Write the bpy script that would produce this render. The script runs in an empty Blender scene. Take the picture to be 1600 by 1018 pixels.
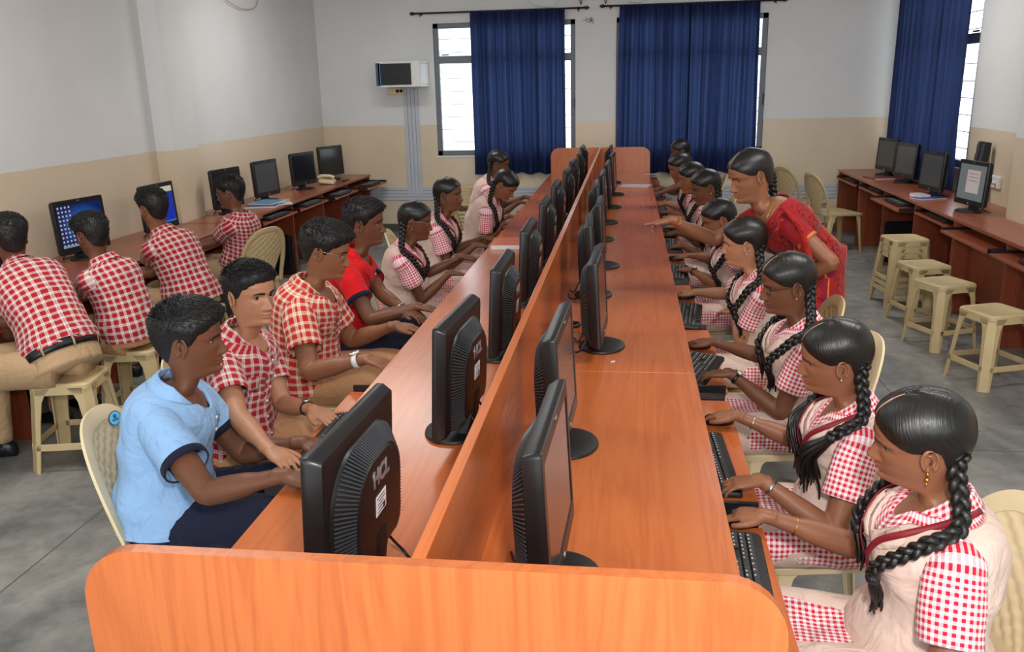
import bpy, math, random, os
import numpy as np
from mathutils import Vector, Matrix, noise
random.seed(7)
R = math.radians
C = bpy.context.scene.collection
sc = bpy.context.scene

# ------------------------------------------------------------------ camera, world, lights, exposure
def make_camera():
    yaw, pitch, roll, f = 0.1374, -0.2743, -0.0236, 1338.5
    F = Vector((-math.sin(yaw)*math.cos(pitch), math.cos(yaw)*math.cos(pitch), math.sin(pitch)))
    r = Vector((math.cos(yaw), math.sin(yaw), 0)); u = r.cross(F)
    r2 = r*math.cos(roll)+u*math.sin(roll); u2 = u*math.cos(roll)-r*math.sin(roll)
    cam = bpy.data.cameras.new('camera'); o = bpy.data.objects.new('camera', cam); C.objects.link(o)
    m = Matrix((r2, u2, -F)).transposed().to_4x4(); m.translation = (0.3386, -1.2122, 1.8087)
    o.matrix_world = m
    cam.sensor_width = 36; cam.lens = f*36/1600; cam.clip_start = .05
    sc.camera = o
make_camera()
sc.view_settings.view_transform = 'Standard'; sc.view_settings.look = 'None'
sc.view_settings.gamma = 1; sc.view_settings.use_curve_mapping = False
sc.view_settings.exposure = 0.0
w = bpy.data.worlds.new('daylight'); sc.world = w; w.use_nodes = True
w.node_tree.nodes['Background'].inputs[0].default_value = (.93, .97, 1, 1)
w.node_tree.nodes['Background'].inputs[1].default_value = 3.2
def area(name, loc, target, size, power, col=(1,1,1), sy=None):
    l = bpy.data.lights.new(name, 'AREA'); l.energy = power; l.color = col; l.size = size
    if sy: l.shape = 'RECTANGLE'; l.size_y = sy
    o = bpy.data.objects.new(name, l); C.objects.link(o); o.location = loc
    d = Vector(target)-Vector(loc); o.rotation_euler = d.to_track_quat('-Z', 'Y').to_euler()
    return o
area('camera_flash', (.50, -1.20, 2.12), (.2, 4.0, .9), .16, 50, (1, .97, .93))
for k, (x, y) in enumerate([(-1.9, 2.2), (1.9, 2.2), (-1.9, 6.8), (1.9, 6.8)]):
    area('ceiling_fill', (x, y, 3.05), (x, y, 0), 1.25, 36, (1, .99, .96), .25)  # unseen fill lamps added under the ceiling to brighten the room

# ------------------------------------------------------------------ material helpers
def srgb(*c):
    return tuple(((v/255)/12.92 if v/255 <= .04045 else ((v/255+.055)/1.055)**2.4) for v in c)+(1,)
class NT:
    def __init__(s, name):
        s.m = bpy.data.materials.new(name); s.m.use_nodes = True; s.t = s.m.node_tree
        s.b = s.t.nodes['Principled BSDF']; s.out = s.t.nodes['Material Output']
    def n(s, t, **kw):
        n = s.t.nodes.new(t)
        for k, v in kw.items():
            if k.startswith('i_'):
                key = k[2:]; key = int(key) if key.isdigit() else key.replace('_', ' ')
                if hasattr(v, 'links') or isinstance(v, bpy.types.NodeSocket): s.t.links.new(v, n.inputs[key])
                else: n.inputs[key].default_value = v
            else: setattr(n, k, v)
        return n
    def l(s, a, b): s.t.links.new(a, b)
    def math(s, op, a, b=None, c=None):
        kw = {'i_0': a}
        if b is not None: kw['i_1'] = b
        if c is not None: kw['i_2'] = c
        return s.n('ShaderNodeMath', operation=op, **kw).outputs[0]
    def mix(s, f, a, b, blend='MIX'):
        n = s.n('ShaderNodeMix', data_type='RGBA', blend_type=blend)
        for k, v in ((0, f), (6, a), (7, b)):
            if isinstance(v, bpy.types.NodeSocket): s.l(v, n.inputs[k])
            else: n.inputs[k].default_value = v
        return n.outputs[2]
    def ramp(s, f, stops):
        n = s.n('ShaderNodeValToRGB'); s.l(f, n.inputs[0]); cr = n.color_ramp
        while len(cr.elements) < len(stops): cr.elements.new(.5)
        for e, (p, c) in zip(cr.elements, stops): e.position = p; e.color = c
        return n.outputs[0]
    def coords(s, kind='Object', scale=(1,1,1), rot=(0,0,0)):
        tc = s.n('ShaderNodeTexCoord'); mp = s.n('ShaderNodeMapping')
        s.l(tc.outputs[kind], mp.inputs[0]); mp.inputs[3].default_value = scale; mp.inputs[2].default_value = rot
        return mp.outputs[0]
    def noise(s, vec, scale=5, detail=3, rough=.5, dist=0):
        n = s.n('ShaderNodeTexNoise'); s.l(vec, n.inputs['Vector']); n.inputs['Scale'].default_value = scale
        n.inputs['Detail'].default_value = detail; n.inputs['Roughness'].default_value = rough; n.inputs['Distortion'].default_value = dist
        return n.outputs[0]
    def bump(s, h, strength=.3, dist=.01):
        n = s.n('ShaderNodeBump'); s.l(h, n.inputs['Height']); n.inputs['Strength'].default_value = strength
        n.inputs['Distance'].default_value = dist; s.l(n.outputs[0], s.b.inputs['Normal'])
    def set(s, col=None, rough=None, metal=None, spec=None):
        for k, v in (('Base Color', col), ('Roughness', rough), ('Metallic', metal), ('Specular IOR Level', spec)):
            if v is None: continue
            if isinstance(v, bpy.types.NodeSocket): s.l(v, s.b.inputs[k])
            else: s.b.inputs[k].default_value = v
        return s.m
def plain(name, col, rough=.5, metal=0, spec=.5, var=.06, scale=30, bump=0):
    m = NT(name); v = m.noise(m.coords(), scale, 3)
    a = tuple(c*(1-var) for c in col[:3])+(1,); b = tuple(min(1, c*(1+var)) for c in col[:3])+(1,)
    m.set(m.ramp(v, [(.3, a), (.7, b)]), rough, metal, spec)
    if bump: m.bump(v, bump, .002)
    return m.m
def wood(name, c1, c2, c3, axis='y', rough=.32):
    m = NT(name)
    sc_ = {'y': (9, .55, 9), 'z': (9, 9, .55), 'x': (.55, 9, 9)}[axis]
    v = m.coords('Object', sc_)
    n1 = m.noise(v, 1.0, 4, .55, .6)
    rings = m.math('FRACT', m.math('MULTIPLY', n1, 7.0))
    rings = m.math('ABSOLUTE', m.math('SUBTRACT', rings, .5))
    fine = m.noise(m.coords('Object', tuple(a*14 for a in sc_)), 1.0, 2, .6)
    big = m.noise(m.coords('Object', tuple(a*.25 for a in sc_)), 1.0, 2, .5)
    f = m.math('ADD', m.math('MULTIPLY', rings, .60), m.math('ADD', m.math('MULTIPLY', fine, .28), m.math('MULTIPLY', big, .62)))
    col = m.ramp(f, [(.25, c3), (.55, c2), (.95, c1)])
    m.set(col, rough, 0, .5)
    m.b.inputs['Coat Weight'].default_value = .3; m.b.inputs['Coat Roughness'].default_value = .2
    m.bump(fine, .04, .001)
    return m.m
def cells(m, u, per):      # fraction along a repeat
    return m.math('FRACT', m.math('MULTIPLY', u, 1/per))
def band(m, fr, lo, hi):
    return m.math('MULTIPLY', m.math('GREATER_THAN', fr, lo), m.math('LESS_THAN', fr, hi))
def cloth_finish(m, col, rough=.85, wr=.5):
    wr *= 1.7
    m.set(col, rough, 0, .2)
    w1 = m.noise(m.coords('Object', (1, 1, .8)), 11, 3, .55, .8)
    m.bump(w1, wr, .03)
    m.b.inputs['Sheen Weight'].default_value = .08
    return m.m
def plaid(name, red, white, dark, per=.034):
    m = NT(name); tc = m.n('ShaderNodeTexCoord'); sp = m.n('ShaderNodeSeparateXYZ'); m.l(tc.outputs['UV'], sp.inputs[0])
    col = red
    fu, fv = cells(m, sp.outputs[0], per), cells(m, sp.outputs[1], per)
    wu, wv = band(m, fu, .08, .44), band(m, fv, .08, .44)
    du = m.math('ADD', band(m, fu, .235, .285), m.math('MULTIPLY', band(m, fu, .72, .76), .7))
    dv = m.math('ADD', band(m, fv, .235, .285), m.math('MULTIPLY', band(m, fv, .72, .76), .7))
    c = m.mix(m.math('MULTIPLY', m.math('ADD', wu, wv), .5), red, white)
    c = m.mix(m.math('MINIMUM', m.math('MULTIPLY', m.math('ADD', du, dv), .4), 1.0), c, dark)
    return cloth_finish(m, c)
def gingham(name, red, white, per=.0155):
    m = NT(name); tc = m.n('ShaderNodeTexCoord'); sp = m.n('ShaderNodeSeparateXYZ'); m.l(tc.outputs['UV'], sp.inputs[0])
    fu, fv = cells(m, sp.outputs[0], per), cells(m, sp.outputs[1], per)
    a, b = m.math('LESS_THAN', fu, .5), m.math('LESS_THAN', fv, .5)
    c = m.mix(m.math('MULTIPLY', m.math('ADD', a, b), .5), white, red)
    return cloth_finish(m, c)
def cloth(name, col, rough=.85, wr=.45, var=.05):
    m = NT(name); v = m.noise(m.coords(), 6, 2)
    a = tuple(c*(1-var) for c in col[:3])+(1,); b = tuple(min(1, c*(1+var)) for c in col[:3])+(1,)
    return cloth_finish(m, m.ramp(v, [(.3, a), (.7, b)]), rough, wr)

M = {}
M['desk'] = wood('orange_cherry_laminate', srgb(204,116,62), srgb(196,106,54), srgb(180,90,44), 'y', .27)
M['desk_panel'] = wood('orange_cherry_panel', srgb(200,116,62), srgb(188,102,52), srgb(166,84,40), 'z')
M['side_desk'] = wood('brown_cherry_laminate', srgb(168,92,58), srgb(150,76,46), srgb(128,60,36), 'y')
M['side_panel'] = wood('brown_cherry_panel', srgb(150,76,44), srgb(134,62,34), srgb(112,48,26), 'z', .4)
M['black'] = plain('black_plastic', srgb(19,20,22), .36, var=.1)
M['black_matt'] = plain('matt_black_plastic', srgb(18,19,20), .5, var=.1)
M['vent'] = plain('vent_plastic', srgb(52,54,58), .45)
M['grey_frame'] = plain('grey_steel', srgb(112,118,124), .5)
M['keycap'] = plain('keycap', srgb(44,45,48), .5)
M['legend'] = plain('key_print', srgb(205,205,205), .6)
M['silver'] = plain('silver_print', srgb(170,172,176), .35, .6)
M['cream'] = plain('cream_plastic', srgb(222,204,166), .42, var=.04, scale=6)
M['tan'] = plain('tan_plastic', srgb(196,174,130), .5, var=.05, scale=6)
M['white'] = plain('white_paint', srgb(225,225,222), .5)
M['paper'] = plain('paper', srgb(228,228,230), .8, var=.03)
M['steel'] = plain('steel', srgb(190,190,190), .28, 1)
M['gold'] = plain('gold', srgb(214,160,70), .3, 1)
M['trunk'] = plain('pale_pvc', srgb(186,192,202), .5, var=.03)
M['rod'] = plain('rod_brown', srgb(40,30,28), .5)
M['hair'] = NT('black_hair')
def hairmat():
    m = M['hair']; tc = m.n('ShaderNodeTexCoord'); mp = m.n('ShaderNodeMapping'); m.l(tc.outputs['UV'], mp.inputs[0]); mp.inputs[3].default_value = (260, 14, 1)
    v = m.noise(mp.outputs[0], 1, 3, .6)
    m.set(m.ramp(v, [(.3, srgb(9,8,8)), (.75, srgb(25,22,21))]), .36, 0, .5); m.bump(v, .5, .003); return m.m
M['hair'] = hairmat()
M['hair_short'] = plain('short_black_hair', srgb(18,16,16), .55, var=.3, scale=80)
def skin(name, c):
    m = NT(name); v = m.noise(m.coords(), 25, 3)
    at = m.n('ShaderNodeAttribute', attribute_name='lip')
    a = tuple(x*.94 for x in c[:3])+(1,); b = tuple(x*1.05 for x in c[:3])+(1,)
    base = m.ramp(v, [(.3, a), (.7, b)])
    lip = (min(1, c[0]*.88+.02), c[1]*.55+.02, c[2]*.62+.02, 1)
    m.set(m.mix(at.outputs['Fac'], base, lip), .48, 0, .4)
    m.b.inputs['Subsurface Weight'].default_value = .06; m.b.inputs['Subsurface Radius'].default_value = (.02, .008, .005)
    m.bump(m.noise(m.coords(), 350, 2), .06, .001)
    return m.m
SKIN = {k: skin('skin_'+k, srgb(*v)) for k, v in dict(dark=(108,68,48), brown=(136,90,64), warm=(138,90,64), fair=(174,124,94)).items()}
M['eye_white'] = plain('eye_white', srgb(158,146,138), .35)  # shade of lids and sockets put into the white as a duller tone
M['iris'] = plain('iris_brown', srgb(38,22,14), .2)
M['part'] = plain('scalp', srgb(176,136,108), .7)
M['plaid'] = plaid('red_white_check_shirt', srgb(170,28,40), srgb(226,214,208), srgb(70,24,34))
M['plaid2'] = plaid('red_cream_check_shirt', srgb(190,42,42), srgb(236,218,190), srgb(96,36,36), .036)
M['gingham'] = gingham('red_gingham', srgb(205,26,52), srgb(246,232,236))
M['vest'] = cloth('beige_waistcoat_cloth', srgb(216,189,176), .9, .36)
M['khaki'] = cloth('khaki_cloth', srgb(176,146,112), .9, .4)
M['tan_cloth'] = cloth('tan_cloth', srgb(188,142,104), .9, .4)
M['navy'] = cloth('navy_cloth', srgb(24,28,50), .8, .4)
M['sky_blue'] = cloth('light_blue_jersey', srgb(142,180,222), .85, .4, .03)
M['red_polo'] = cloth('red_pique', srgb(204,20,26), .85, .4, .03)
M['maroon'] = plain('maroon_ribbon', srgb(130,18,34), .6)
M['saree'] = NT('red_saree')
def saree():
    m = M['saree']; tc = m.n('ShaderNodeTexCoord'); sp = m.n('ShaderNodeSeparateXYZ'); m.l(tc.outputs['UV'], sp.inputs[0])
    n = m.noise(m.coords('Object'), 60, 3, .6)
    blot = m.math('MULTIPLY', m.math('GREATER_THAN', n, .56), band(m, cells(m, sp.outputs[0], .16), .12, .5))
    bord = band(m, cells(m, sp.outputs[0], .16), .66, .86); ln = band(m, cells(m, sp.outputs[0], .16), .88, .93)
    c = m.mix(blot, srgb(156,28,26), srgb(74,16,24)); c = m.mix(bord, c, srgb(140,22,52)); c = m.mix(ln, c, srgb(206,120,52))
    return cloth_finish(m, c, .65, .5)
M['saree'] = saree()
M['blouse'] = cloth('red_blouse_cloth', srgb(146,22,30), .7, .3)
M['gold_hem'] = plain('gold_hem', srgb(196,110,50), .5)
def curtain_mat():
    m = NT('blue_curtain_cloth'); v = m.noise(m.coords('Object', (1, 1, .2)), 14, 4)
    m.set(m.ramp(v, [(.3, srgb(16,24,56)), (.7, srgb(26,38,84))]), .75, 0, .2)
    tr = m.n('ShaderNodeBsdfTranslucent'); tr.inputs[0].default_value = srgb(96,120,180)
    mx = m.n('ShaderNodeMixShader'); mx.inputs[0].default_value = .13
    m.l(m.b.outputs[0], mx.inputs[1]); m.l(tr.outputs[0], mx.inputs[2]); m.l(mx.outputs[0], m.out.inputs[0]); return m.m
M['curtain'] = curtain_mat()
def glass_mat():
    m = NT('window_glass'); tr = m.n('ShaderNodeBsdfTransparent'); tr.inputs[0].default_value = (.95, .98, 1, 1)
    gl = m.n('ShaderNodeBsdfGlossy'); gl.inputs['Roughness'].default_value = .05
    mx = m.n('ShaderNodeMixShader'); mx.inputs[0].default_value = .06
    m.l(tr.outputs[0], mx.inputs[1]); m.l(gl.outputs[0], mx.inputs[2]); m.l(mx.outputs[0], m.out.inputs[0]); return m.m
M['glass'] = glass_mat()
M['lens'] = glass_mat()
def wall_mat():
    m = NT('two_tone_wall_paint'); tc = m.n('ShaderNodeTexCoord'); sp = m.n('ShaderNodeSeparateXYZ'); m.l(tc.outputs['Object'], sp.inputs[0])
    big = m.noise(m.coords(), .9, 4, .6); sm = m.noise(m.coords(), 60, 3)
    up = m.ramp(big, [(.25, srgb(213,215,215)), (.75, srgb(228,229,228))])
    lo = m.ramp(big, [(.25, srgb(210,194,168)), (.75, srgb(225,209,184))])
    edge = m.math('ADD', 1.3476, m.math('MULTIPLY', m.math('SUBTRACT', m.noise(m.coords(), 6, 2), .5), .012))
    low = m.math('LESS_THAN', sp.outputs[2], edge)
    c = m.mix(low, up, lo); sk = m.math('LESS_THAN', sp.outputs[2], .1); c = m.mix(sk, c, srgb(84,90,78))
    spot = m.math('GREATER_THAN', m.noise(m.coords(), 5, 5, .7), .73); c = m.mix(m.math('MULTIPLY', spot, .25), c, srgb(150,140,125))
    m.set(c, m.math('SUBTRACT', .85, m.math('MULTIPLY', low, .58)), 0, .4); m.bump(sm, .12, .003); return m.m
M['wall'] = wall_mat()
def floor_mat():
    m = NT('grey_stone_floor'); a = m.noise(m.coords('Object', (1, .6, 1)), 1.6, 6, .65, .8); b = m.noise(m.coords(), 9, 6, .7, .4)
    f = m.math('ADD', m.math('MULTIPLY', a, .65), m.math('MULTIPLY', b, .4))
    c = m.ramp(f, [(.38, srgb(98,100,100)), (.52, srgb(130,130,127)), (.64, srgb(156,154,148))])
    scr = m.math('GREATER_THAN', m.noise(m.coords('Object', (6, .8, 1), (0, 0, .5)), 3, 8, .75, 1.5), .7)
    c = m.mix(m.math('MULTIPLY', scr, .3), c, srgb(84,84,82))
    m.set(c, m.math('ADD', .32, m.math('MULTIPLY', b, .2)), 0, .4); m.bump(b, .06, .004); return m.m
M['floor'] = floor_mat()
def screen_on(name, kind):
    m = NT(name); tc = m.n('ShaderNodeTexCoord'); sp = m.n('ShaderNodeSeparateXYZ'); m.l(tc.outputs['UV'], sp.inputs[0])
    u, v = sp.outputs[0], sp.outputs[1]
    if kind == 'desktop':
        gr = m.n('ShaderNodeTexGradient', gradient_type='SPHERICAL'); mp = m.n('ShaderNodeMapping'); m.l(tc.outputs['UV'], mp.inputs[0])
        mp.inputs[1].default_value = (-1.1, -1.0, 0); mp.inputs[3].default_value = (2, 2, 1); m.l(mp.outputs[0], gr.inputs[0])
        c = m.ramp(gr.outputs[0], [(0, srgb(10,40,110)), (.5, srgb(24,104,190)), (1, srgb(150,220,250))])
        ic = m.math('MULTIPLY', band(m, cells(m, u, .08), .25, .7), band(m, cells(m, v, .1), .3, .75)); ic = m.math('MULTIPLY', ic, m.math('LESS_THAN', u, .33))
        c = m.mix(ic, c, srgb(210,215,225)); c = m.mix(m.math('LESS_THAN', v, .05), c, srgb(150,170,190))
        win = m.math('MULTIPLY', band(m, u, .42, .72), band(m, v, .3, .62)); c = m.mix(win, c, srgb(225,225,205))
    elif kind == 'window':
        c = m.mix(m.math('GREATER_THAN', u, .4), srgb(190,205,235), srgb(30,60,190)); c = m.mix(m.math('LESS_THAN', v, .06), c, srgb(60,120,210))
        c = m.mix(m.math('GREATER_THAN', v, .85), c, srgb(235,225,200))
        c = m.mix(m.math('MULTIPLY', band(m, u, .05, .35), band(m, v, .15, .4)), c, srgb(225,150,90))
    else:
        pg = m.math('MULTIPLY', band(m, u, .3, .8), band(m, v, .2, .85)); c = m.mix(pg, srgb(120,128,132), srgb(205,190,186))
        ln = m.math('MULTIPLY', m.math('MULTIPLY', band(m, u, .36, .74), band(m, v, .5, .8)), band(m, cells(m, v, .1), .4, .55)); c = m.mix(ln, c, srgb(110,100,110))
    e = m.n('ShaderNodeEmission'); m.l(c, e.inputs[0]); e.inputs[1].default_value = .6
    ad = m.n('ShaderNodeAddShader'); m.set(srgb(8,8,9), .15); m.l(e.outputs[0], ad.inputs[0]); m.l(m.b.outputs[0], ad.inputs[1]); m.l(ad.outputs[0], m.out.inputs[0]); return m.m
M['scr_desktop'] = screen_on('screen_desktop', 'desktop'); M['scr_window'] = screen_on('screen_window', 'window'); M['scr_doc'] = screen_on('screen_document', 'doc')
M['scr_off'] = plain('dark_lcd', srgb(24,25,27), .16, var=.05, scale=3)
M['scr_grey'] = plain('grey_lcd', srgb(70,72,74), .25, var=.05, scale=3)

# ------------------------------------------------------------------ mesh helpers
class MB:
    def __init__(s): s.v = []; s.f = []; s.uv = []; s.mi = []; s.lip = None
    def add(s, vs, fs, uvs=None, mi=0):
        b = len(s.v); s.v += [tuple(x) for x in vs]
        for k, f in enumerate(fs):
            s.f.append([b+i for i in f]); s.uv.append(uvs[k] if uvs else None); s.mi.append(mi)
        return b
    def box(s, c, d, rot=None, mi=0, bev=0):
        hx, hy, hz = d[0]/2, d[1]/2, d[2]/2
        if bev:
            vs = []; bz = min(bev, hz*.9); bb = min(bev, hx*.9, hy*.9)
            for z, k in ((-hz, bb), (-hz+bz, 0), (hz-bz, 0), (hz, bb)):
                X, Y = hx-k, hy-k; q = bb
                vs += [(X, -Y+q, z), (X, Y-q, z), (X-q, Y, z), (-X+q, Y, z), (-X, Y-q, z), (-X, -Y+q, z), (-X+q, -Y, z), (X-q, -Y, z)]
            fs = [[i+8*k, (i+1) % 8+8*k, (i+1) % 8+8*(k+1), i+8*(k+1)] for k in range(3) for i in range(8)]
            fs += [list(range(7, -1, -1)), list(range(24, 32))]
        else:
            vs = [(x, y, z) for z in (-hz, hz) for x, y in ((-hx, -hy), (hx, -hy), (hx, hy), (-hx, hy))]
            fs = [[0, 3, 2, 1], [4, 5, 6, 7], [0, 1, 5, 4], [1, 2, 6, 5], [2, 3, 7, 6], [3, 0, 4, 7]]
        c = Vector(c)
        vs = [(rot @ Vector(v) if rot else Vector(v))+c for v in vs]
        s.add(vs, fs, None, mi); return s
    def loft(s, rings, caps=(True, True), closed=True, uv=None, mi=0):
        n = len(rings[0]); b = len(s.v)
        for r in rings: s.v += [tuple(p) for p in r]
        cols = n if closed else n-1
        if uv is None:
            us = [0.0]; mid = rings[len(rings)//2]
            for i in range(cols): us.append(us[-1]+(Vector(mid[(i+1) % n])-Vector(mid[i])).length)
            vs = [0.0]
            for k in range(1, len(rings)): vs.append(vs[-1]+sum((Vector(rings[k][i])-Vector(rings[k-1][i])).length for i in range(0, n, max(1, n//6)))/len(range(0, n, max(1, n//6))))
        for k in range(len(rings)-1):
            for i in range(cols):
                j = (i+1) % n
                s.f.append([b+k*n+i, b+k*n+j, b+(k+1)*n+j, b+(k+1)*n+i]); s.mi.append(mi)
                s.uv.append([(us[i], vs[k]), (us[i+1], vs[k]), (us[i+1], vs[k+1]), (us[i], vs[k+1])] if uv is None else [uv(i, k), uv(i+1, k), uv(i+1, k+1), uv(i, k+1)])
        cu = lambda q: (q[0]+.6*q[1], q[2]+.3*q[1])
        if closed and caps[0]: s.f.append([b+i for i in range(n-1, -1, -1)]); s.uv.append([cu(rings[0][i]) for i in range(n-1, -1, -1)]); s.mi.append(mi)
        if closed and caps[1]: s.f.append([b+(len(rings)-1)*n+i for i in range(n)]); s.uv.append([cu(rings[-1][i]) for i in range(n)]); s.mi.append(mi)
        return s
    def tube(s, path, rad, n=10, caps=(True, True), up=None, mi=0):
        path = [Vector(p) for p in path]; rings = []
        if not isinstance(rad, (list, tuple)): rad = [rad]*len(path)
        prev = Vector(up) if up else None
        for k, p in enumerate(path):
            t = (path[min(k+1, len(path)-1)]-path[max(k-1, 0)]).normalized()
            if prev is None: prev = Vector((0, 0, 1)) if abs(t.z) < .9 else Vector((0, 1, 0))
            a = t.cross(prev)
            if a.length < 1e-5: a = t.orthogonal()
            a.normalize(); b_ = a.cross(t).normalized()
            if not up: prev = b_
            r = rad[k]; rx, ry = r if isinstance(r, (tuple, list)) else (r, r)
            rings.append([p+a*rx*math.cos(2*math.pi*i/n)+b_*ry*math.sin(2*math.pi*i/n) for i in range(n)])
        return s.loft(rings, caps, mi=mi)
    def prism(s, poly, h, m=None, mi=0):      # poly in local xy, extruded along z 0..h
        n = len(poly); vs = [Vector((x, y, 0)) for x, y in poly]+[Vector((x, y, h)) for x, y in poly]
        if m: vs = [m @ v for v in vs]
        s.add(vs, [[i, (i+1) % n, n+(i+1) % n, n+i] for i in range(n)]+[list(range(n-1, -1, -1)), list(range(n, 2*n))], None, mi); return s
    def sphere(s, c, r, n=10, m=6, mi=0, sc=(1, 1, 1), rot=None):
        c = Vector(c); rings = []
        for k in range(m+1):
            a = math.pi*k/m; z = -math.cos(a); q = max(math.sin(a), 1e-3)
            ring = []
            for i in range(n):
                v = Vector((q*math.cos(2*math.pi*i/n)*r*sc[0], q*math.sin(2*math.pi*i/n)*r*sc[1], z*r*sc[2]))
                ring.append(c+(rot @ v if rot else v))
            rings.append(ring)
        return s.loft(rings, mi=mi)
    def merge(s, o):
        b = len(s.v); s.v += o.v; s.f += [[b+i for i in f] for f in o.f]; s.uv += o.uv; s.mi += o.mi
    def move(s, m):
        s.v = [tuple(m @ Vector(v)) for v in s.v]; return s
    def mesh(s, name, mats, smooth=True, origin=None):
        me = bpy.data.meshes.new(name); o = Vector(origin) if origin is not None else Vector((0, 0, 0))
        me.from_pydata([tuple(Vector(v)-o) for v in s.v], [], s.f)
        if any(u is not None for u in s.uv):
            ul = me.uv_layers.new(name='UVMap'); flat = []
            for f, u in zip(s.f, s.uv): flat += [c for p in (u if u is not None else [(0, 0)]*len(f)) for c in p]
            ul.data.foreach_set('uv', flat)
        for m in (mats if isinstance(mats, (list, tuple)) else [mats]): me.materials.append(m)
        me.polygons.foreach_set('material_index', s.mi)
        me.polygons.foreach_set('use_smooth', [smooth]*len(me.polygons))
        me.update(); return me
    def build(s, name, mats, parent=None, smooth=False, bevel=0, origin=None, angle=None):
        me = s.mesh(name, mats, smooth or bool(angle), origin)
        if angle: me.set_sharp_from_angle(angle=R(angle))
        o = bpy.data.objects.new(name, me); C.objects.link(o)
        if parent: o.parent = parent
        if bevel:
            b = o.modifiers.new('bevel', 'BEVEL'); b.width = bevel; b.segments = 2; b.limit_method = 'ANGLE'; b.angle_limit = R(40)
        return o
def thing(name, label, cat, loc=(0, 0, 0), rotz=0, group=None):
    o = bpy.data.objects.new(name, None); C.objects.link(o); o.empty_display_size = .1
    o.location = loc; o.rotation_euler = (0, 0, rotz); return tag(o, label, cat, group)
def tag(o, label, cat, group=None):
    o['label'] = label; o['category'] = cat
    if group: o['group'] = group
    return o
def struct(o): o['kind'] = 'structure'; return o
KIDS = {}
def dup(root, loc, rotz, label, group=None, cat=None):
    r = root.copy(); C.objects.link(r); r.location = loc; r.rotation_euler = (0, 0, rotz); r['label'] = label
    if group: r['group'] = group
    for ch in ALLKIDS(root):
        c = ch.copy(); C.objects.link(c); c.parent = r
        for g in ALLKIDS(ch):
            d = g.copy(); C.objects.link(d); d.parent = c
    return r
def ALLKIDS(o):
    return [x for x in C.objects if x.parent == o]
def rrect(w, h, r, n=5, cx=0, cy=0, corners=(1, 1, 1, 1)):
    pts = []
    for k, (sx, sy, a0) in enumerate(((1, -1, -90), (1, 1, 0), (-1, 1, 90), (-1, -1, 180))):
        rr = r*corners[k] if corners[k] else 1e-4
        for i in range(n+1):
            a = R(a0+90*i/n); pts.append((cx+sx*(w/2-rr)+rr*math.cos(a), cy+sy*(h/2-rr)+rr*math.sin(a)))
    return pts
def text_mesh(txt, size, extrude=.0006, bold=0.0):
    cu = bpy.data.curves.new('lettering', 'FONT'); cu.body = txt; cu.size = size; cu.extrude = extrude; cu.offset = bold
    cu.align_x = 'CENTER'; cu.align_y = 'CENTER'; cu.resolution_u = 3
    o = bpy.data.objects.new('lettering', cu); C.objects.link(o)
    me = bpy.data.meshes.new_from_object(o.evaluated_get(bpy.context.evaluated_depsgraph_get()))
    bpy.data.objects.remove(o); return me
def catmull(pts, n=6):
    pts = [Vector(p) for p in pts]; P = [pts[0]*2-pts[1]]+pts+[pts[-1]*2-pts[-2]]; out = []
    for k in range(1, len(P)-2):
        for i in range(n):
            t = i/n; a, b, c, d = P[k-1:k+3]
            out.append(.5*((2*b)+(c-a)*t+(2*a-5*b+4*c-d)*t*t+(3*b-a-3*c+d)*t**3))
    out.append(pts[-1]); return out
# ------------------------------------------------------------------ people
def interp(x, xs, ys):            # smooth table lookup
    k = max(0, min(len(xs)-2, int(np.searchsorted(xs, x))-1)); h = xs[k+1]-xs[k]; t = max(0, min(1, (x-xs[k])/h))
    def sl(i):
        if i <= 0 or i >= len(xs)-1: return (ys[min(i+1, len(xs)-1)]-ys[max(i-1, 0)])/(xs[min(i+1, len(xs)-1)]-xs[max(i-1, 0)])
        a = (ys[i]-ys[i-1])/(xs[i]-xs[i-1]); b = (ys[i+1]-ys[i])/(xs[i+1]-xs[i])
        return 0 if a*b <= 0 else 2*a*b/(a+b)
    m0, m1 = sl(k)*h, sl(k+1)*h
    return (2*t**3-3*t*t+1)*ys[k]+(t**3-2*t*t+t)*m0+(-2*t**3+3*t*t)*ys[k+1]+(t**3-t*t)*m1
HZ = [-.20, -.16, -.138, -.124, -.114, -.105, -.092, -.08, -.06, -.03, 0, .02, .04, .06, .08, .098, .109, .1135]
HF = [.030, .022, .020, .026, .056, .0765, .084, .0815, .082, .0815, .0815, .086, .0855, .080, .067, .045, .022, .003]
HB = [.068, .061, .058, .058, .059, .061, .065, .070, .082, .096, .105, .107, .106, .100, .087, .062, .033, .003]
HW = [.058, .051, .049, .049, .0500, .0515, .054, .057, .0625, .0690, .0728, .0758, .0775, .0752, .0652, .047, .026, .003]
HN = [2, 2, 2, 1.85, 1.6, 1.5, 1.5, 1.56, 1.72, 1.95, 2.15, 2.3, 2.3, 2.2, 2.1, 2, 2, 2]
def gz(x, z, x0, z0, sx, sz): return math.exp(-((x-x0)/sx)**2-((z-z0)/sz)**2)
NZ = [-.062, -.053, -.047, -.040, -.034, -.022, -.008, .004, .014, .022]
NH = [0, .004, .0165, .0245, .0235, .0165, .0095, .0045, .001, 0]
NS = [.010, .012, .0125, .0115, .0105, .009, .0080, .0085, .010, .010]
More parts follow.
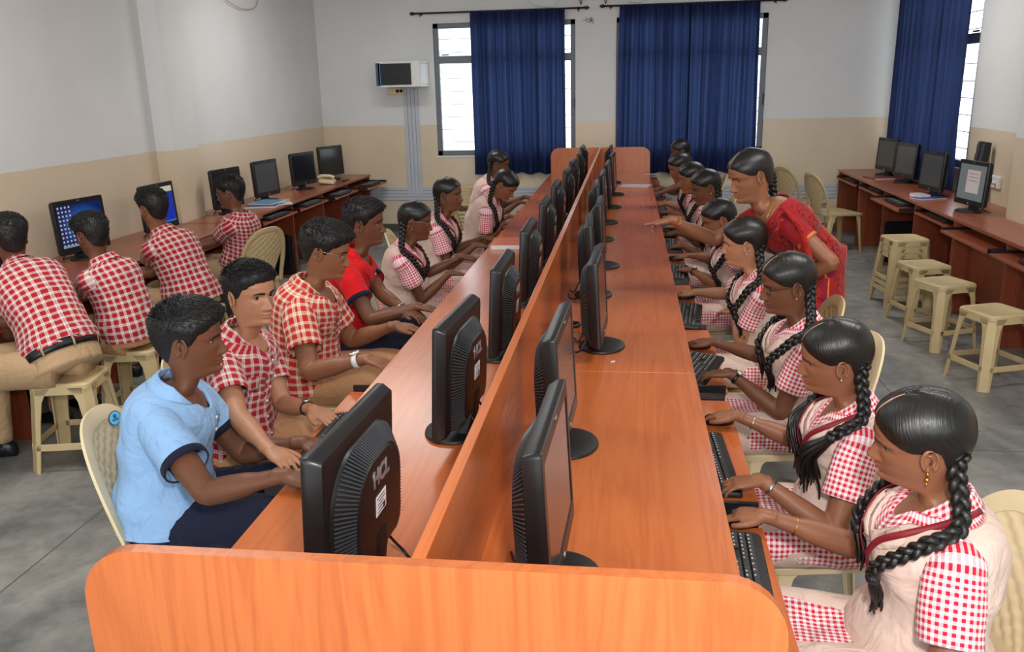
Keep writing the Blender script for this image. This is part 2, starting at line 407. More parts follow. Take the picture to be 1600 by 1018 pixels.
def face_disp(x, z):
    d = 0
    if NZ[0] < z < NZ[-1]: d += interp(z, NZ, NH)*math.exp(-(abs(x)/interp(z, NZ, NS))**2.2)
    ax = abs(x)
    d += .0085*gz(ax, z, .0145, -.0425, .0065, .0075)               # nostril wings
    d -= .0115*gz(ax, z, .031, .001, .0165, .0105)                  # sockets
    d += .0035*gz(ax, z, .028, .0175, .020, .006)                   # brow
    d += .0040*gz(ax, z, .043, -.026, .018, .016)                   # cheekbone
    d += .0035*gz(ax, z, .034, -.055, .016, .018)
    d += .0078*gz(x, z, 0, -.0625, .0185, .0045)+.0082*gz(x, z, 0, -.0738, .0165, .0050)+.003*gz(x, z, 0, -.066, .03, .016)
    d -= .0045*gz(x, z, 0, -.0682, .021, .0017)
    d -= .0035*gz(x, z, 0, -.083, .018, .005); d += .0065*gz(x, z, 0, -.098, .019, .011)
    d -= .0018*gz(x, z, 0, -.0545, .003, .005)
    return d
def head_pt(phi, z, off=0.0, feat=True):
    F, B, W, N = (interp(z, HZ, t) for t in (HF, HB, HW, HN))
    yc = -.012 if z > -.1 else -.012-(.1+z)*.05
    s, c = math.sin(phi), math.cos(phi)
    if c >= 0:
        n = 2/N; x = (W+off)*math.copysign(abs(s)**n, s); y = yc+(F-yc+off)*abs(c)**n
        if feat: y += face_disp(x, z)*min(1, abs(c)**n*1.6)
    else:
        x = (W+off)*s; y = yc-(yc+B+off)*abs(c)
    return Vector((x, y, z))
def front_y(x, z):
    F, W, N = (interp(z, HZ, t) for t in (HF, HW, HN)); yc = -.012
    return yc+(F-yc)*max(0, 1-(abs(x)/W)**N)**(1/N)+face_disp(x, z)
def frame_head(fdir, roll=0):
    f = Vector(fdir).normalized(); r = f.cross(Vector((0, 0, 1))).normalized(); u = r.cross(f)
    q = Matrix.Rotation(roll, 3, f); r, u = q @ r, q @ u
    return Matrix((r, f, u)).transposed()
TT = [0, .12, .35, .6, .76, .86, .92, .965, 1.0]
TA = dict(b=[.160, .166, .142, .152, .163, .164, .148, .104, .064], g=[.158, .168, .130, .138, .148, .148, .134, .092, .056])
TB = dict(b=[.125, .128, .108, .118, .118, .108, .092, .074, .062], g=[.122, .128, .102, .112, .114, .100, .084, .066, .056])
class Body:
    def __init__(s, head, hip, face, body, S=1.0, kind='b', roll=0, seat=.50, fat=1.0):
        s.S, s.kind, s.fat = S, kind, fat
        s.H = Vector(head); s.P = Vector((hip[0], hip[1], seat)); s.R = frame_head(face, roll)
        s.f = Vector((body[0], body[1], 0)).normalized(); s.r = s.f.cross(Vector((0, 0, 1)))
        s.N = s.H+s.R @ Vector((0, -.030, -.092))*S+Vector((0, 0, -.066*S))-s.f*.020*S
        d = s.N-s.P; s.ctrl = s.P+d*.55-s.f*(.03+.10*d.dot(s.f))*S+Vector((0, 0, .02))
        s.base = s.P-(s.ctrl-s.P).normalized()*.08
    def spine(s, t):
        if t < 0: return s.P+(s.ctrl-s.P).normalized()*t*.45
        return s.P*(1-t)**2+s.ctrl*2*t*(1-t)+s.N*t*t
    def tan(s, t): return (s.spine(min(1, t+.02))-s.spine(t-.02)).normalized()
    def tor(s, t, phi, off=0.0, bust=1):
        tt = (t*1.0)
        a = (interp(max(0, tt), TT, TA[s.kind])*s.fat+off)*s.S; b = (interp(max(0, tt), TT, TB[s.kind])*s.fat+off)*s.S
        T = s.tan(t); fw = s.r.cross(T)*-1
        fw = T.cross(s.r); fw = fw if fw.dot(s.f) > 0 else -fw
        n = 2/2.35; sn, cs = math.sin(phi), math.cos(phi)
        x = a*math.copysign(abs(sn)**n, sn); y = b*math.copysign(abs(cs)**n, cs)
        if s.kind == 'g' and bust and cs > 0: y += s.S*.022*math.exp(-((t-.66)/.12)**2)*math.exp(-((abs(phi)-.55)/.45)**2)
        return s.spine(t)+s.r*x+fw*y
    def shoulder(s, sg):
        c = s.spine(.84); return c+s.r*sg*(.150 if s.kind == 'b' else .136)*s.S*s.fat**.5-s.tan(.84)*.006
def nz(p, f=9, a=.005): return a*noise.noise(Vector(p)*f)
def wrinkle(p, amp):
    p = Vector(p); return amp*(noise.noise(p*9)+.55*noise.noise(Vector((p.x*26, p.y*26, p.z*14)))+.5*(1-2*abs(noise.noise(Vector((p.x*10+3, p.y*10, p.z*16))))))
def torso_mesh(B, t0, t1, dip=0.0, dipw=.42, off=.012, nphi=48, nt=26, amp=.004, bust=1, flare=0, backdip=0, waist=0):
    mb = MB(); rings = []
    for k in range(nt+1):
        ring = []
        for i in range(nphi):
            ph = 2*math.pi*i/nphi; pw = ph if ph < math.pi else ph-2*math.pi
            te = t1-dip*math.exp(-(abs(pw)/dipw)**1.6)-backdip*math.exp(-((math.pi-abs(pw))/.7)**2)
            t = t0+(te-t0)*k/nt
            o = off+flare*max(0, 1-(t-t0)/.3)**1.5-waist*math.exp(-((t-.33)/.12)**2)
            p = B.tor(t, pw, o, bust); c = B.spine(t)
            ring.append(p+(p-c).normalized()*wrinkle(p, amp)*(1.9 if t < .55 else 1.0))
        rings.append(ring)
    L = (B.N-B.P).length*B.S**0
    rad = .80*B.S
    mb.loft(rings, (False, False), uv=lambda i, k: (rad*i/nphi, (t0+(t1-t0)*k/nt)*L))
    # rolled inner edge at the bottom and top, so that the cloth has thickness
    for ri in (0, nt):
        src = rings[ri]; c = sum((Vector(p) for p in src), Vector())/len(src)
        inn = [p+(c-p).normalized()*.006 for p in src]; dn = B.tan(.5)*(.012 if ri == 0 else -.012)
        inn2 = [p+(c-p).normalized()*.008+dn for p in src]
        mb.loft([src, inn, inn2] if ri else [inn2, inn, src], (False, False))
    return mb
def ik(Sh, T, U, F, pole):
    d = T-Sh; L = d.length
    if L > (U+F)*.985: d = d*((U+F)*.985/L); T = Sh+d; L = d.length
    a = (U*U-F*F+L*L)/(2*L); h = math.sqrt(max(0, U*U-a*a)); n = d.normalized()
    pl = (pole-n*pole.dot(n)).normalized()
    return Sh+n*a+pl*h, T
def hand_mb(W, d, n, sg, S=1.0, curl=.45, spread=1, point=False, thumb=.6):
    mb = MB(); d = d.normalized(); n = (n-d*n.dot(d)).normalized(); x = d.cross(n).normalized()
    q = lambda a, b, c: W+x*a*S+d*b*S+n*c*S
    secs = [(-.03, .024, .019, 0), (0, .025, .017, 0), (.02, .031, .0155, 0), (.045, .038, .0150, 0), (.068, .0405, .0135, -.001), (.085, .038, .0115, -.003), (.092, .034, .007, -.005)]
    rings = []
    for y, a, b, z in secs:
        rings.append([q(a*math.copysign(abs(math.cos(t))**.85, math.cos(t)), y, z+b*math.copysign(abs(math.sin(t))**.85, math.sin(t))) for t in [2*math.pi*i/16 for i in range(16)]])
    mb.loft(rings)
    for k, (fx, L, r) in enumerate(((-.029, .070, .0082), (-.010, .078, .0085), (.0095, .073, .0083), (.0275, .058, .0074))):
        fx = fx*sg if sg > 0 else fx*sg
        cu = curl*(1+.12*k)
        if point: cu = .03 if k == 0 else 1.25
        p = q(fx, .078, -.004); ang = -.05-cu*.35; path = [q(fx*.95, .05, -.002), p]; rad = [r*1.05, r*1.08]
        fan = fx*2.2*spread
        for seg, fr in enumerate((.42, .32, .26)):
            if seg: ang -= cu*(.75 if seg == 1 else .6)
            dirv = (d*math.cos(ang)+n*math.sin(ang)+x*fan*math.cos(ang)).normalized()
            for h in (.5, 1):
                path.append(path[-1]+dirv*L*fr*.5*S); rad.append(r*(1.0-.09*seg-.03*h))
        path.append(path[-1]+dirv*.003*S); rad.append(r*.45)
        mb.tube(path, [v*S for v in rad], 8, up=n)
    bx = -sg
    path = [q(bx*.010, .012, -.003), q(bx*.030, .026, -.006), q(bx*(.040+.012*thumb), .050, -.010), q(bx*(.044+.018*thumb), .074, -.013), q(bx*(.043+.020*thumb), .092, -.015), q(bx*(.043+.020*thumb), .095, -.015)]
    mb.tube(path, [v*S for v in (.014, .014, .0115, .0098, .0082, .004)], 8, up=n)
    return mb
def remeshed(mb, vox):
    me = mb.mesh('tmp', M['black']); o = bpy.data.objects.new('tmp', me); C.objects.link(o)
    m = o.modifiers.new('r', 'REMESH'); m.mode = 'VOXEL'; m.voxel_size = vox; m.use_smooth_shade = True
    s_ = o.modifiers.new('s', 'SMOOTH'); s_.factor = .5; s_.iterations = 3
    ev = o.evaluated_get(bpy.context.evaluated_depsgraph_get()).to_mesh()
    out = MB(); n = len(ev.vertices); co = np.empty(n*3, 'f'); ev.vertices.foreach_get('co', co)
    out.v = [tuple(c) for c in co.reshape(-1, 3).tolist()]; out.f = [list(p.vertices) for p in ev.polygons]
    out.uv = [None]*len(out.f); out.mi = [0]*len(out.f)
    bpy.data.objects.remove(o); return out

ARMCH = [(0, .034), (.12, .043), (.3, .043), (.46, .038), (.54, .0375), (.62, .038), (.72, .035), (.86, .0275), (1, .024)]
def person(label, head, hip, face, body, hands, outfit, sk='brown', S=1.0, kind='b', roll=0, lod=0, seat=.50, fat=1.0,
           hair='short', handopt=({}, {}), poles=(None, None), stand=False, knee=.42, extras=(), feet=True, group=None, hemt=None, gaze=0, brd=None, tuck=False, legdir=None):
    B = Body(head, hip, face, body, S, kind, roll, seat, fat)
    loc = Vector((hip[0], hip[1], 0)); root = thing('person', label, 'person', loc, 0, group)
    O = loc; sm = SKIN[sk]
    bld = lambda mb, nm, mat, par=root, smooth=True, **k: mb.build(nm, mat, par, smooth, origin=O, **k)
    up = Vector((0, 0, 1)); hs = S
    hw = lambda v: B.H+B.R @ (Vector(v)*hs)
    # ---- skin: head, neck, upper chest
    nphi, nz_ = ((96, 110), (64, 72), (40, 44))[lod]
    sk_mb = MB(); rings = []; lips = []
    zs = []
    for k in range(nz_+1):
        t = k/nz_; zs.append(-.20+t*.285 if t < .86 else .0451+.0684*math.sin((t-.86)/.14*math.pi/2))
    zs[-1] = .1135
    Nf = Matrix((B.r, B.tan(1).cross(B.r)*-1 if False else (B.r.cross(B.tan(1))*-1), B.tan(1))).transposed()
    for z in zs:
        ring = []
        w_ = min(1, max(0, (-.105-z)/.095)); w_ = w_*w_*(3-2*w_)
        for i in range(nphi):
            ph = 2*math.pi*i/nphi; pw = ph if ph < math.pi else ph-2*math.pi
            v = head_pt(pw, z); P1 = hw(v)
            if w_ > 0:
                P2 = B.N+Nf @ (Vector((v.x, v.y+.018, z+.185))*hs); P1 = P1.lerp(P2, w_)
            ring.append(P1)
            ax = abs(v.x); l = 0
            if v.y > 0 and ax < .0245:
                hh = .0075*(1-(ax/.0245)**2)
                l = 1 if (-.0685-hh*1.05 < z < -.0685+hh) else 0
            lips.append(l)
        rings.append(ring)
    sk_mb.loft(rings, (True, True))
    nl = len(sk_mb.v)
    # stub of the chest under the clothes
    sk_mb.loft([[B.tor(t, 2*math.pi*i/24, -.004) for i in range(24)] for t in (.5, .6, .7, .78, .84, .89, .93, .965, .99)])
    # ears
    for sg in (-1, 1):
        e = MB(); pts = []; n_ = 16 if lod < 2 else 10
        for i in range(n_+1):
            a = R(-70+300*i/n_); rx, rz = .0165, .029
            pts.append(Vector((sg*(.0705+.010*(.5-.5*math.cos(a))+ (.004 if .2 < i/n_ < .7 else 0)), -.019-rx*math.cos(a)*1.0, -.008+rz*math.sin(a))))
        e.tube([hw(p) for p in pts], [.0042*hs]*(n_+1), 6)
        ctr = Vector((sg*.071, -.018, -.008)); inner = [p*1.0 for p in pts[::2]]
        e.add([hw(ctr)]+[hw(p) for p in inner], [[0, i+1, i+2] for i in range(len(inner)-1)])
        e.add([hw(ctr+Vector((-sg*.004, 0, 0)))]+[hw(p+Vector((-sg*.006, .002, 0))) for p in inner], [[0, i+2, i+1] for i in range(len(inner)-1)])
        e.sphere(hw((sg*.0735, -.012, -.034)), .0075*hs, 8, 6, sc=(.6, .8, 1.1), rot=B.R)
        e.tube([hw(p) for p in ((sg*.074, -.009, .003), (sg*.079, -.020, .008), (sg*.079, -.026, -.004), (sg*.076, -.019, -.018))], .003*hs, 5)
        e.sphere(hw((sg*.0735, -.008, -.012)), .005*hs, 6, 5, sc=(.6, .8, 1.2), rot=B.R)
        sk_mb.merge(e)
    # eyelids
    ey = []
    for sg in (-1, 1):
        ex = sg*.0315; ez = .0005; er = .0134
        c = Vector((ex, front_y(ex, ez)-.0078, ez)); ey.append((c, er))
        uo, lo_ = 23-gaze*4, -17-gaze*2
        for up_ in (1, 0):
            rr = []
            for k in range(6):
                ring = []
                for i in range(13):
                    az = R(-85+170*i/12); cc = max(0, math.cos(az*1.04))**1.15
                    e0 = (uo if up_ else lo_)*cc+1*(1-cc); e1 = 80 if up_ else -80; elc = R(e0+(e1-e0)*k/5)
                    r_ = er*(1.085 if k < 2 else 1.05)
                    ring.append(hw(c+Vector((math.sin(az)*math.cos(elc)*r_, math.cos(az)*math.cos(elc)*r_, math.sin(elc)*r_))))
                rr.append(ring)
            sk_mb.loft(rr, (False, False), closed=False)
    # ---- arms with hands
    arms = []; Ws = []
    for h, sg in enumerate((1, -1)):
        T = hands[h]
        if T is None: T = tuple(B.P+B.f*.30*S+B.r*sg*.10+Vector((0, 0, .11)))
        T = Vector(T); ho = dict(handopt[h]); Sh = B.shoulder(sg)
        dd = ho.pop('d', None); nn = Vector(ho.pop('n', (0, 0, 1)))
        hd = Vector(dd) if dd else ((T-Sh)*Vector((1, 1, .25)) if True else 0)
        if not dd: hd = (Vector((T.x-Sh.x, T.y-Sh.y, 0)).normalized()+B.f*.5); hd.z = -.12
        hd.normalize(); W = T-hd*.055*S
        pole = Vector(poles[h]) if poles[h] else (Vector((0, 0, -1))-B.f*.55+B.r*sg*.45)
        armU, armF = (.285*S, .245*S)
        E, W = ik(Sh, W, armU, armF, pole)
        thin = (.92 if kind == 'g' else 1.0)*S*(.5+.5*fat)
        path = []; rad = []; rs = [Sh+B.r*sg*-.02, Sh.lerp(E, .3), Sh.lerp(E, .75), E, E.lerp(W, .2), E.lerp(W, .6), W, W+hd*.012]
        cp = catmull([Sh, Sh.lerp(E, .45), Sh.lerp(E, .86), E.lerp(Sh, .0)+(E-(Sh+W)/2).normalized()*-.004, E.lerp(W, .14), E.lerp(W, .55), W, W+hd*.02], 4)
        tot = [0]
        for a, b in zip(cp, cp[1:]): tot.append(tot[-1]+(b-a).length)
        for p, l in zip(cp, tot):
            path.append(p); rad.append(interp(l/tot[-1], [a for a, b in ARMCH], [b for a, b in ARMCH])*thin)
        side = hd.cross(nn)
        am = MB(); am.tube(path, [(r, r*(.86 if i > len(path)*.7 else 1)) for i, r in enumerate(rad)], 14)
        am.merge(hand_mb(W, hd, nn, sg, S*.98*(.94 if kind == 'g' else 1), **ho))
        if lod < 2: am = remeshed(am, .0038 if lod == 0 else .005)
        sk_mb.merge(am); arms.append((Sh, E, W, hd, nn, thin)); Ws.append(W)
    o = bld(sk_mb, 'body', sm)
    at = o.data.attributes.new('lip', 'FLOAT', 'POINT'); buf = np.zeros(len(sk_mb.v), 'f'); buf[:len(lips)] = lips; at.data.foreach_set('value', buf)
    # ---- eyes, brows
    if lod < 2 or kind == 'g' or True:
        em = MB(); gd = Vector((0, 1, -.02*gaze)).normalized()
        for c, er in ey:
            prev = None; a1 = gd.cross(Vector((1, 0, 0))).normalized(); a2 = gd.cross(a1)
            rings = []
            for ang in (0.5, 10, 14, 28, 33, 37, 46, 60, 85, 110):
                q = R(ang); rings.append([hw(c+(gd*math.cos(q)+(a1*math.cos(t)+a2*math.sin(t))*math.sin(q))*er) for t in [2*math.pi*i/14 for i in range(14)]])
            b0 = len(em.f); em.loft(rings, (True, False))
            for fi in range(b0, len(em.f)): em.mi[fi] = 1 if (fi-b0) < 14*5 or fi == len(em.f)-1 else 0
        bld(em, 'eye', [M['eye_white'], M['iris']])
        for sg in (-1, 1):
            bm_ = MB(); pts = []; rr = []
            for i in range(9):
                t = i/8; x = sg*(.0115+.038*t); z = .0155+.0065*math.sin(t*2.3)-.004*t
                pts.append(hw((x, front_y(x, z)+.0006, z))); rr.append(((.0042 if kind == 'b' else .0027)*(1-1.1*abs(t-.35)**1.5), .0016))
            bm_.tube(pts, [(a*hs, b*hs) for a, b in rr], 6, up=B.R @ Vector((0, 1, 0))); bld(bm_, 'eyebrow', M['hair_short']); bm_ = MB()
            c, er = ey[0 if sg < 0 else 1]          # lash line
            pts = [hw(c+Vector((math.sin(R(az))*er*1.10*math.cos(R(el)), math.cos(R(az))*er*1.10*math.cos(R(el)), math.sin(R(el))*er*1.10))) for az, el in [(a, (23-gaze*4)*max(0, math.cos(R(a*1.04)))**1.15+1) for a in range(-75, 76, 15)]]
            bm_.tube(pts, .0011*hs, 5); bld(bm_, 'eyelash', M['hair_short'])
    # ---- hair
    hb = MB()
    HP, HL = [0, 20, 40, 55, 66, 80, 96, 104, 118, 140, 180], None
    if kind == 'b': HL = [.058, .057, .050, .036, .030, -.004, .006, .016, -.030, -.062, -.075]
    else: HL = [.062, .058, .047, .034, .022, .012, .014, .014, -.036, -.060, -.066]
    nph, ns = ((84, 26), (60, 18), (36, 12))[lod]
    vol = dict(short=.013, spiky=.012, thick=.019, parted=.004)[hair]
    rings = []
    def hoff(phd, s_, v):
        edge = min(1, s_/.22)**.7
        th = vol*(.35+.65*min(1, max(0, (v.z+.02)/.08)))*edge
        if hair in ('thick', 'short') : th += .010*math.exp(-((phd-25)/50)**2)*math.exp(-((v.z-.075)/.035)**2)
        if hair == 'spiky': th += .014*math.exp(-(phd/45)**2)*math.exp(-((v.z-.085)/.03)**2)
        if kind == 'g': th += .004+.006*max(0, -math.cos(R(phd)))
        return th
    def hpt(phd, s_, jit=True):
        z0 = interp(abs(phd), HP, HL)+(.0035 if kind == 'b' else .0012)*noise.noise(Vector((phd*.35, B.H.x*9, B.H.y*7))); z = z0+(.1125-z0)*math.sin(s_*math.pi/2)
        v = head_pt(R(phd), z, 0, False); th = hoff(abs(phd), s_, v)
        ctr = Vector((0, -.012, .02)); nrm = (v-ctr).normalized()
        q = v+nrm*(th+.0008)
        if jit: q += nrm*(noise.noise(v*(34 if kind == 'b' else 20)+B.H)*(.0032 if kind == 'b' else .0012)*min(1, s_*5))
        if kind == 'g' and v.y > -.07 and abs(v.x) < .009 and z > .05: q -= nrm*.0028*(1-abs(v.x)/.009)
        return q
    for k in range(ns+1):
        rings.append([hpt(360*i/nph-180, k/ns) for i in range(nph)])
    uvr = [[((r.y-.5*abs(r.x)-.4*r.z)*1.0, r.z) for r in rg] for rg in rings]
    hb.loft([[hw(p) for p in rg] for rg in rings], (False, True), uv=lambda i, k: uvr[k][i % nph])
    ctr = Vector((0, -.012, .02))
    hb.loft([[hw(p+(ctr-p)*.10) for p in rings[0]], [hw(p) for p in rings[0]]], (False, False))
    rnd = random.Random(int(B.H.x*1000)+int(B.H.y*1000))
    if kind == 'b' and lod < 2:
        for _ in range((3800, 1100)[lod]):
            phd = rnd.uniform(-180, 180); s_ = rnd.random()**.8
            q = hpt(phd, s_, False); nrm = (q-ctr).normalized()
            top = max(0, min(1, (q.z-.04)/.05)); fwd = Vector((rnd.uniform(-.5, .8), 1 if q.y > -.03 else .3, 0))*top+Vector((0, -.25, -1))*(1-top)
            lift = (.30 if hair != 'spiky' else .30+.9*top*(1 if q.y > 0 else .4))+rnd.uniform(-.1, .15)
            if s_ < .10: lift = .06
            L = (.020 if hair != 'spiky' else .018)*rnd.uniform(.6, 1.2)*(.35 if s_ < .15 else 1)*(.45+.55*top)
            d_ = (nrm*lift+(fwd-nrm*fwd.dot(nrm))*.8).normalized(); sd = d_.cross(nrm)
            if sd.length < .01: continue
            sd.normalize(); w_ = rnd.uniform(.0010, .0022); q = q-nrm*.002; md = q+d_*L*.55+nrm*.0015; tp = q+d_*L-nrm*L*.18
            b = [q-sd*w_, q+sd*w_, q+nrm*w_*1.2]; m_ = [md-sd*w_*.8, md+sd*w_*.8, md+nrm*w_]
            hb.add([hw(x) for x in b+m_+[tp]], [[0, 1, 4, 3], [1, 2, 5, 4], [2, 0, 3, 5], [3, 4, 6], [4, 5, 6], [5, 3, 6]])
    bld(hb, 'hair', M['hair'] if kind == 'g' else M['hair_short'])
    if kind == 'g' and lod < 2:
        pm = MB(); pts = [hw(hpt(.01, .02+.80*k/14, False)+Vector((0, 0, .0004))) for k in range(15)]
        pm.tube(pts, [((.0036+.0010*math.sin(k*1.7))*hs*(1 if k < 10 else .5), .0012*hs) for k in range(15)], 6, up=B.R @ Vector((0, .5, 1))); bld(pm, 'hair_parting', M['part'])
    if kind == 'g' and brd != 'none':
        for bi, sg in enumerate((1, -1)):
            spec = brd[bi] if brd and brd[bi] else None
            st = hw((sg*.060, -.070, -.045)); st0 = hw((sg*.050, -.080, -.010))
            if spec: mid = [Vector(p) for p in spec]
            else:
                mid = [B.tor(.965, sg*1.62, .034, 0)+Vector((0, 0, .012)), B.tor(.92, sg*1.12, .040)+Vector((0, 0, .004)), B.tor(.82, sg*.84, .040), B.tor(.70, sg*.66, .042), B.tor(.57, sg*.56, .042), B.tor(.45, sg*.50, .040), B.tor(.34, sg*.46, .038)]
            path = catmull([st0, st]+mid, 12 if lod < 2 else 6); n_ = len(path); acc = [0]
            for a, b in zip(path, path[1:]): acc.append(acc[-1]+(b-a).length)
            Lt = acc[-1]; bm2 = MB(); nb = int(n_*(.74 if 'loose' not in extras else .46)); lo_f = 2.1 if 'loose' in extras else 1.0
            for st_ in range(3):
                pp, rr = [], []
                for k in range(nb):
                    t = path[min(k+1, n_-1)]-path[max(0, k-1)]; t.normalize(); out_ = (path[k]-B.spine(.8)); out_.z *= .3; out_ = (out_-t*out_.dot(t)).normalized(); sd = t.cross(out_)
                    a = acc[k]/(.052*S)*2*math.pi/1.6+st_*2*math.pi/3; am_ = .0125*S*(1-.30*acc[k]/Lt)
                    pp.append(path[k]+sd*am_*math.sin(a)+out_*am_*.55*math.sin(2*a)); rr.append(.0105*S*(1-.30*acc[k]/Lt))
                # resample finely
                bm2.tube(catmull(pp, 2) if lod < 2 else pp, [rr[min(len(rr)-1, j//2)] for j in range(2*len(pp)-1)] if lod < 2 else rr, 7)
            tl = path[nb-1:]; 
            for q in range((14 if lod < 2 else 5)*(3 if lo_f > 1 else 1)):
                j1 = Vector([rnd.uniform(-1, 1) for _ in range(3)]); L_ = rnd.uniform(.7, 1.0); m_ = max(2, int(len(tl)*L_)); pts = []
                for k in range(m_): 
                    f_ = k/max(1, len(tl)-1); pts.append(tl[k]+j1*.011*lo_f*S*(.5+1.1*f_)*math.sin(min(1, f_*1.3+.25)*math.pi*.6)+Vector((0, 0, 0))+Vector((math.sin(f_*7+q), math.cos(f_*6+q), 0))*.004*f_)
                if len(pts) > 2: bm2.tube(pts, [.0065*S*(1-.75*(k/(m_-1))**2)+.0006 for k in range(m_)], 6)
            b = bld(bm2, 'braid', M['hair'])
            tm = MB(); q = path[nb-1]; t = (path[nb-1]-path[nb-2]).normalized(); tm.tube([q-t*.012, q-t*.006, q+t*.004, q+t*.012], [.012*S, .0165*S, .0165*S, .011*S], 9)
            bo = tm.build('hair_band', M['black_matt'], b, True, origin=O)
        if lod < 2:
            em = MB()
            for sg in (1, -1):
                em.sphere(hw((sg*.079, -.012, -.040)), .0042, 8, 6)
                if 'jhumka' in extras: em.sphere(hw((sg*.079, -.012, -.040))-up*.012, .0062, 8, 6, sc=(1, 1, .8)); em.sphere(hw((sg*.079, -.012, -.040))-up*.022, .0035, 8, 6)
            bld(em, 'earring', M['gold'] if 'jhumka' in extras or 'gold' in extras else M['steel'])
    # ---- clothes
    OUT = outfit
    def sleeves(mat, frac=.62, r0=.066, r1=.060, band_=None, amp=.003, bandw=.02, name_='sleeve'):
        for h, sg in enumerate((1, -1)):
            Sh, E, W, hd, nn, thin = arms[h]; mb = MB()
            k_ = S*(.93 if kind == 'g' else 1)*(.4+.6*fat); end = Sh.lerp(E, frac); ax = (E-Sh).normalized()
            cp = catmull([Sh-B.r*sg*(.060 if kind == 'b' else .034)*S-B.tan(.84)*.006+Vector((0, 0, -.006)), Sh-B.r*sg*(.014 if kind == 'b' else -.004)*S-Vector((0, 0, .014)), Sh.lerp(E, .22), Sh.lerp(E, .42), end], 5)
            rings = []; n_ = 28; prev = B.f.copy()
            rr = [interp(i/(len(cp)-1), [0, .2, .42, .7, 1], [.050*k_, r0*k_*(.97 if kind == 'b' else .90), r0*k_*1.0, (r0+r1)/2*k_, r1*k_]) for i in range(len(cp))]
            for k, p in enumerate(cp):
                t = (cp[min(k+1, len(cp)-1)]-cp[max(0, k-1)]).normalized(); a = t.cross(prev).normalized(); b = a.cross(t).normalized(); prev = b
                ring = []
                for i in range(n_):
                    q = p+a*math.cos(2*math.pi*i/n_)*rr[k]+b*math.sin(2*math.pi*i/n_)*rr[k]; ring.append(q+(q-p).normalized()*wrinkle(q, amp))
                rings.append(ring)
            last = rings[-1]; c = cp[-1]
            rings.append([q+(c-q)*.08 for q in last]); rings.append([q+(c-q)*.14-ax*.03 for q in last])
            acc = [0]
            for a, b in zip(cp, cp[1:]): acc.append(acc[-1]+(b-a).length)
            acc += [acc[-1]+.004, acc[-1]+.03]
            mb.loft(rings, (True, False), uv=lambda i, k: (2*math.pi*r0*k_*i/n_, acc[k]))
            so = bld(mb, name_, mat)
            if band_:
                bm_ = MB(); rb = r1*k_+.0035; bm_.loft([[end-ax*bandw+(Vector(q)-c).normalized()*rb for q in last], [end-ax*bandw*.5+(Vector(q)-c).normalized()*(rb+.001) for q in last], [end+ax*.003+(Vector(q)-c).normalized()*rb for q in last], [end+ax*.003+(Vector(q)-c).normalized()*(rb-.006) for q in last]], (False, False))
                bm_.build('sleeve_band', band_, so, True, origin=O)
    def collar(mat, off=.014, tip=.062, gap=.36, h_=.030):
        mb = MB(); rows = []; n_ = 40
        T = B.tan(1); fw = T.cross(B.r); fw = fw if fw.dot(B.f) > 0 else -fw
        for j in range(6):
            row = []
            for i in range(n_+1):
                th = gap+(2*math.pi-2*gap)*i/n_; u_ = abs(math.pi-th)/(math.pi-gap)   # 0 back .. 1 front tips
                rad = ((.064 if kind == 'b' else .056)+off*.3)*S; fr = max(0, u_-.55)/.45
                x = math.sin(th); y = math.cos(th)
                base = B.N+B.r*x*(rad*1.05)+fw*y*rad-T*(.040*S*fr)+fw*.006*fr
                outd = (B.r*x+fw*y).normalized()
                prof = [(.002, -.012), (.000, .012+h_*.5*(1-fr)), (.003, h_*(1-.55*fr)), (.009, h_*(.95-.55*fr)), (.020, .004-.018*fr), (.030+.010*fr, -.012-tip*.55*fr**1.5)][j]
                row.append(base+outd*prof[0]*S+T*prof[1]*S)
            rows.append(row)
        mb.loft(rows, (False, False), closed=False)
        o = bld(mb, 'collar', mat); so = o.modifiers.new('s', 'SOLIDIFY'); so.thickness = .003; return o
    def placket(mat, t0, t1, off, btn=None, nb=5, w_=.014):
        mb = MB(); rows = []
        for k in range(13):
            t = t0+(t1-t0)*k/12; rows.append([B.tor(t, a, off+o_) for a, o_ in ((-.13, 0), (-.11, .004), (.11, .004), (.13, 0))])
        mb.loft(rows, (False, False), closed=False); po = bld(mb, 'placket', mat)
        if btn:
            for k in range(nb):
                bb = MB(); t = t0+(t1-t0)*(k+.5)/nb; p = B.tor(t, 0, off+.006); d_ = (p-B.spine(t)).normalized()
                bb.tube([p-d_*.002, p+d_*.002, p+d_*.003], [.0055, .0055, .004], 10); bb.build('button', btn, po, True, origin=O)
    def legs(mat, r1=.088, r2=.062, r3=.052, shoe=True, sockc=None):
        mb = MB()
        mb.loft([[B.tor(t, 2*math.pi*i/32, .006) for i in range(32)] for t in (-.10, -.06, 0, .08, .16, .24, .30)], (True, True))
        lf = Vector((legdir[0], legdir[1], 0)).normalized() if legdir else B.f; lr = lf.cross(up)
        ank = []
        for sg in (1, -1):
            Hj = B.P+B.r*sg*.085*S+Vector((0, 0, -.005))
            K = Hj+lf*knee*S+lr*sg*(.045)+Vector((0, 0, .0)); K.z = .50*S+.01
            A = K-lf*.02+lr*sg*.0; A = A+lf*.06; A.z = .09
            if stand: K = Vector((Hj.x, Hj.y, .48))+lf*.03; A = Vector((Hj.x, Hj.y, .09))-lf*.02
            cp = catmull([Hj-lf*.04, Hj.lerp(K, .4), Hj.lerp(K, .85), K+(Vector((0, 0, -.03)) if not stand else Vector()), K.lerp(A, .3), K.lerp(A, .7), A], 4)
            rr = [interp(i/(len(cp)-1), [0, .2, .5, .65, .85, 1], [r1*1.05*S, r1*S, r2*1.12*S, r2*S, r3*1.05*S, r3*S]) for i in range(len(cp))]
            rings = []; prev = B.r
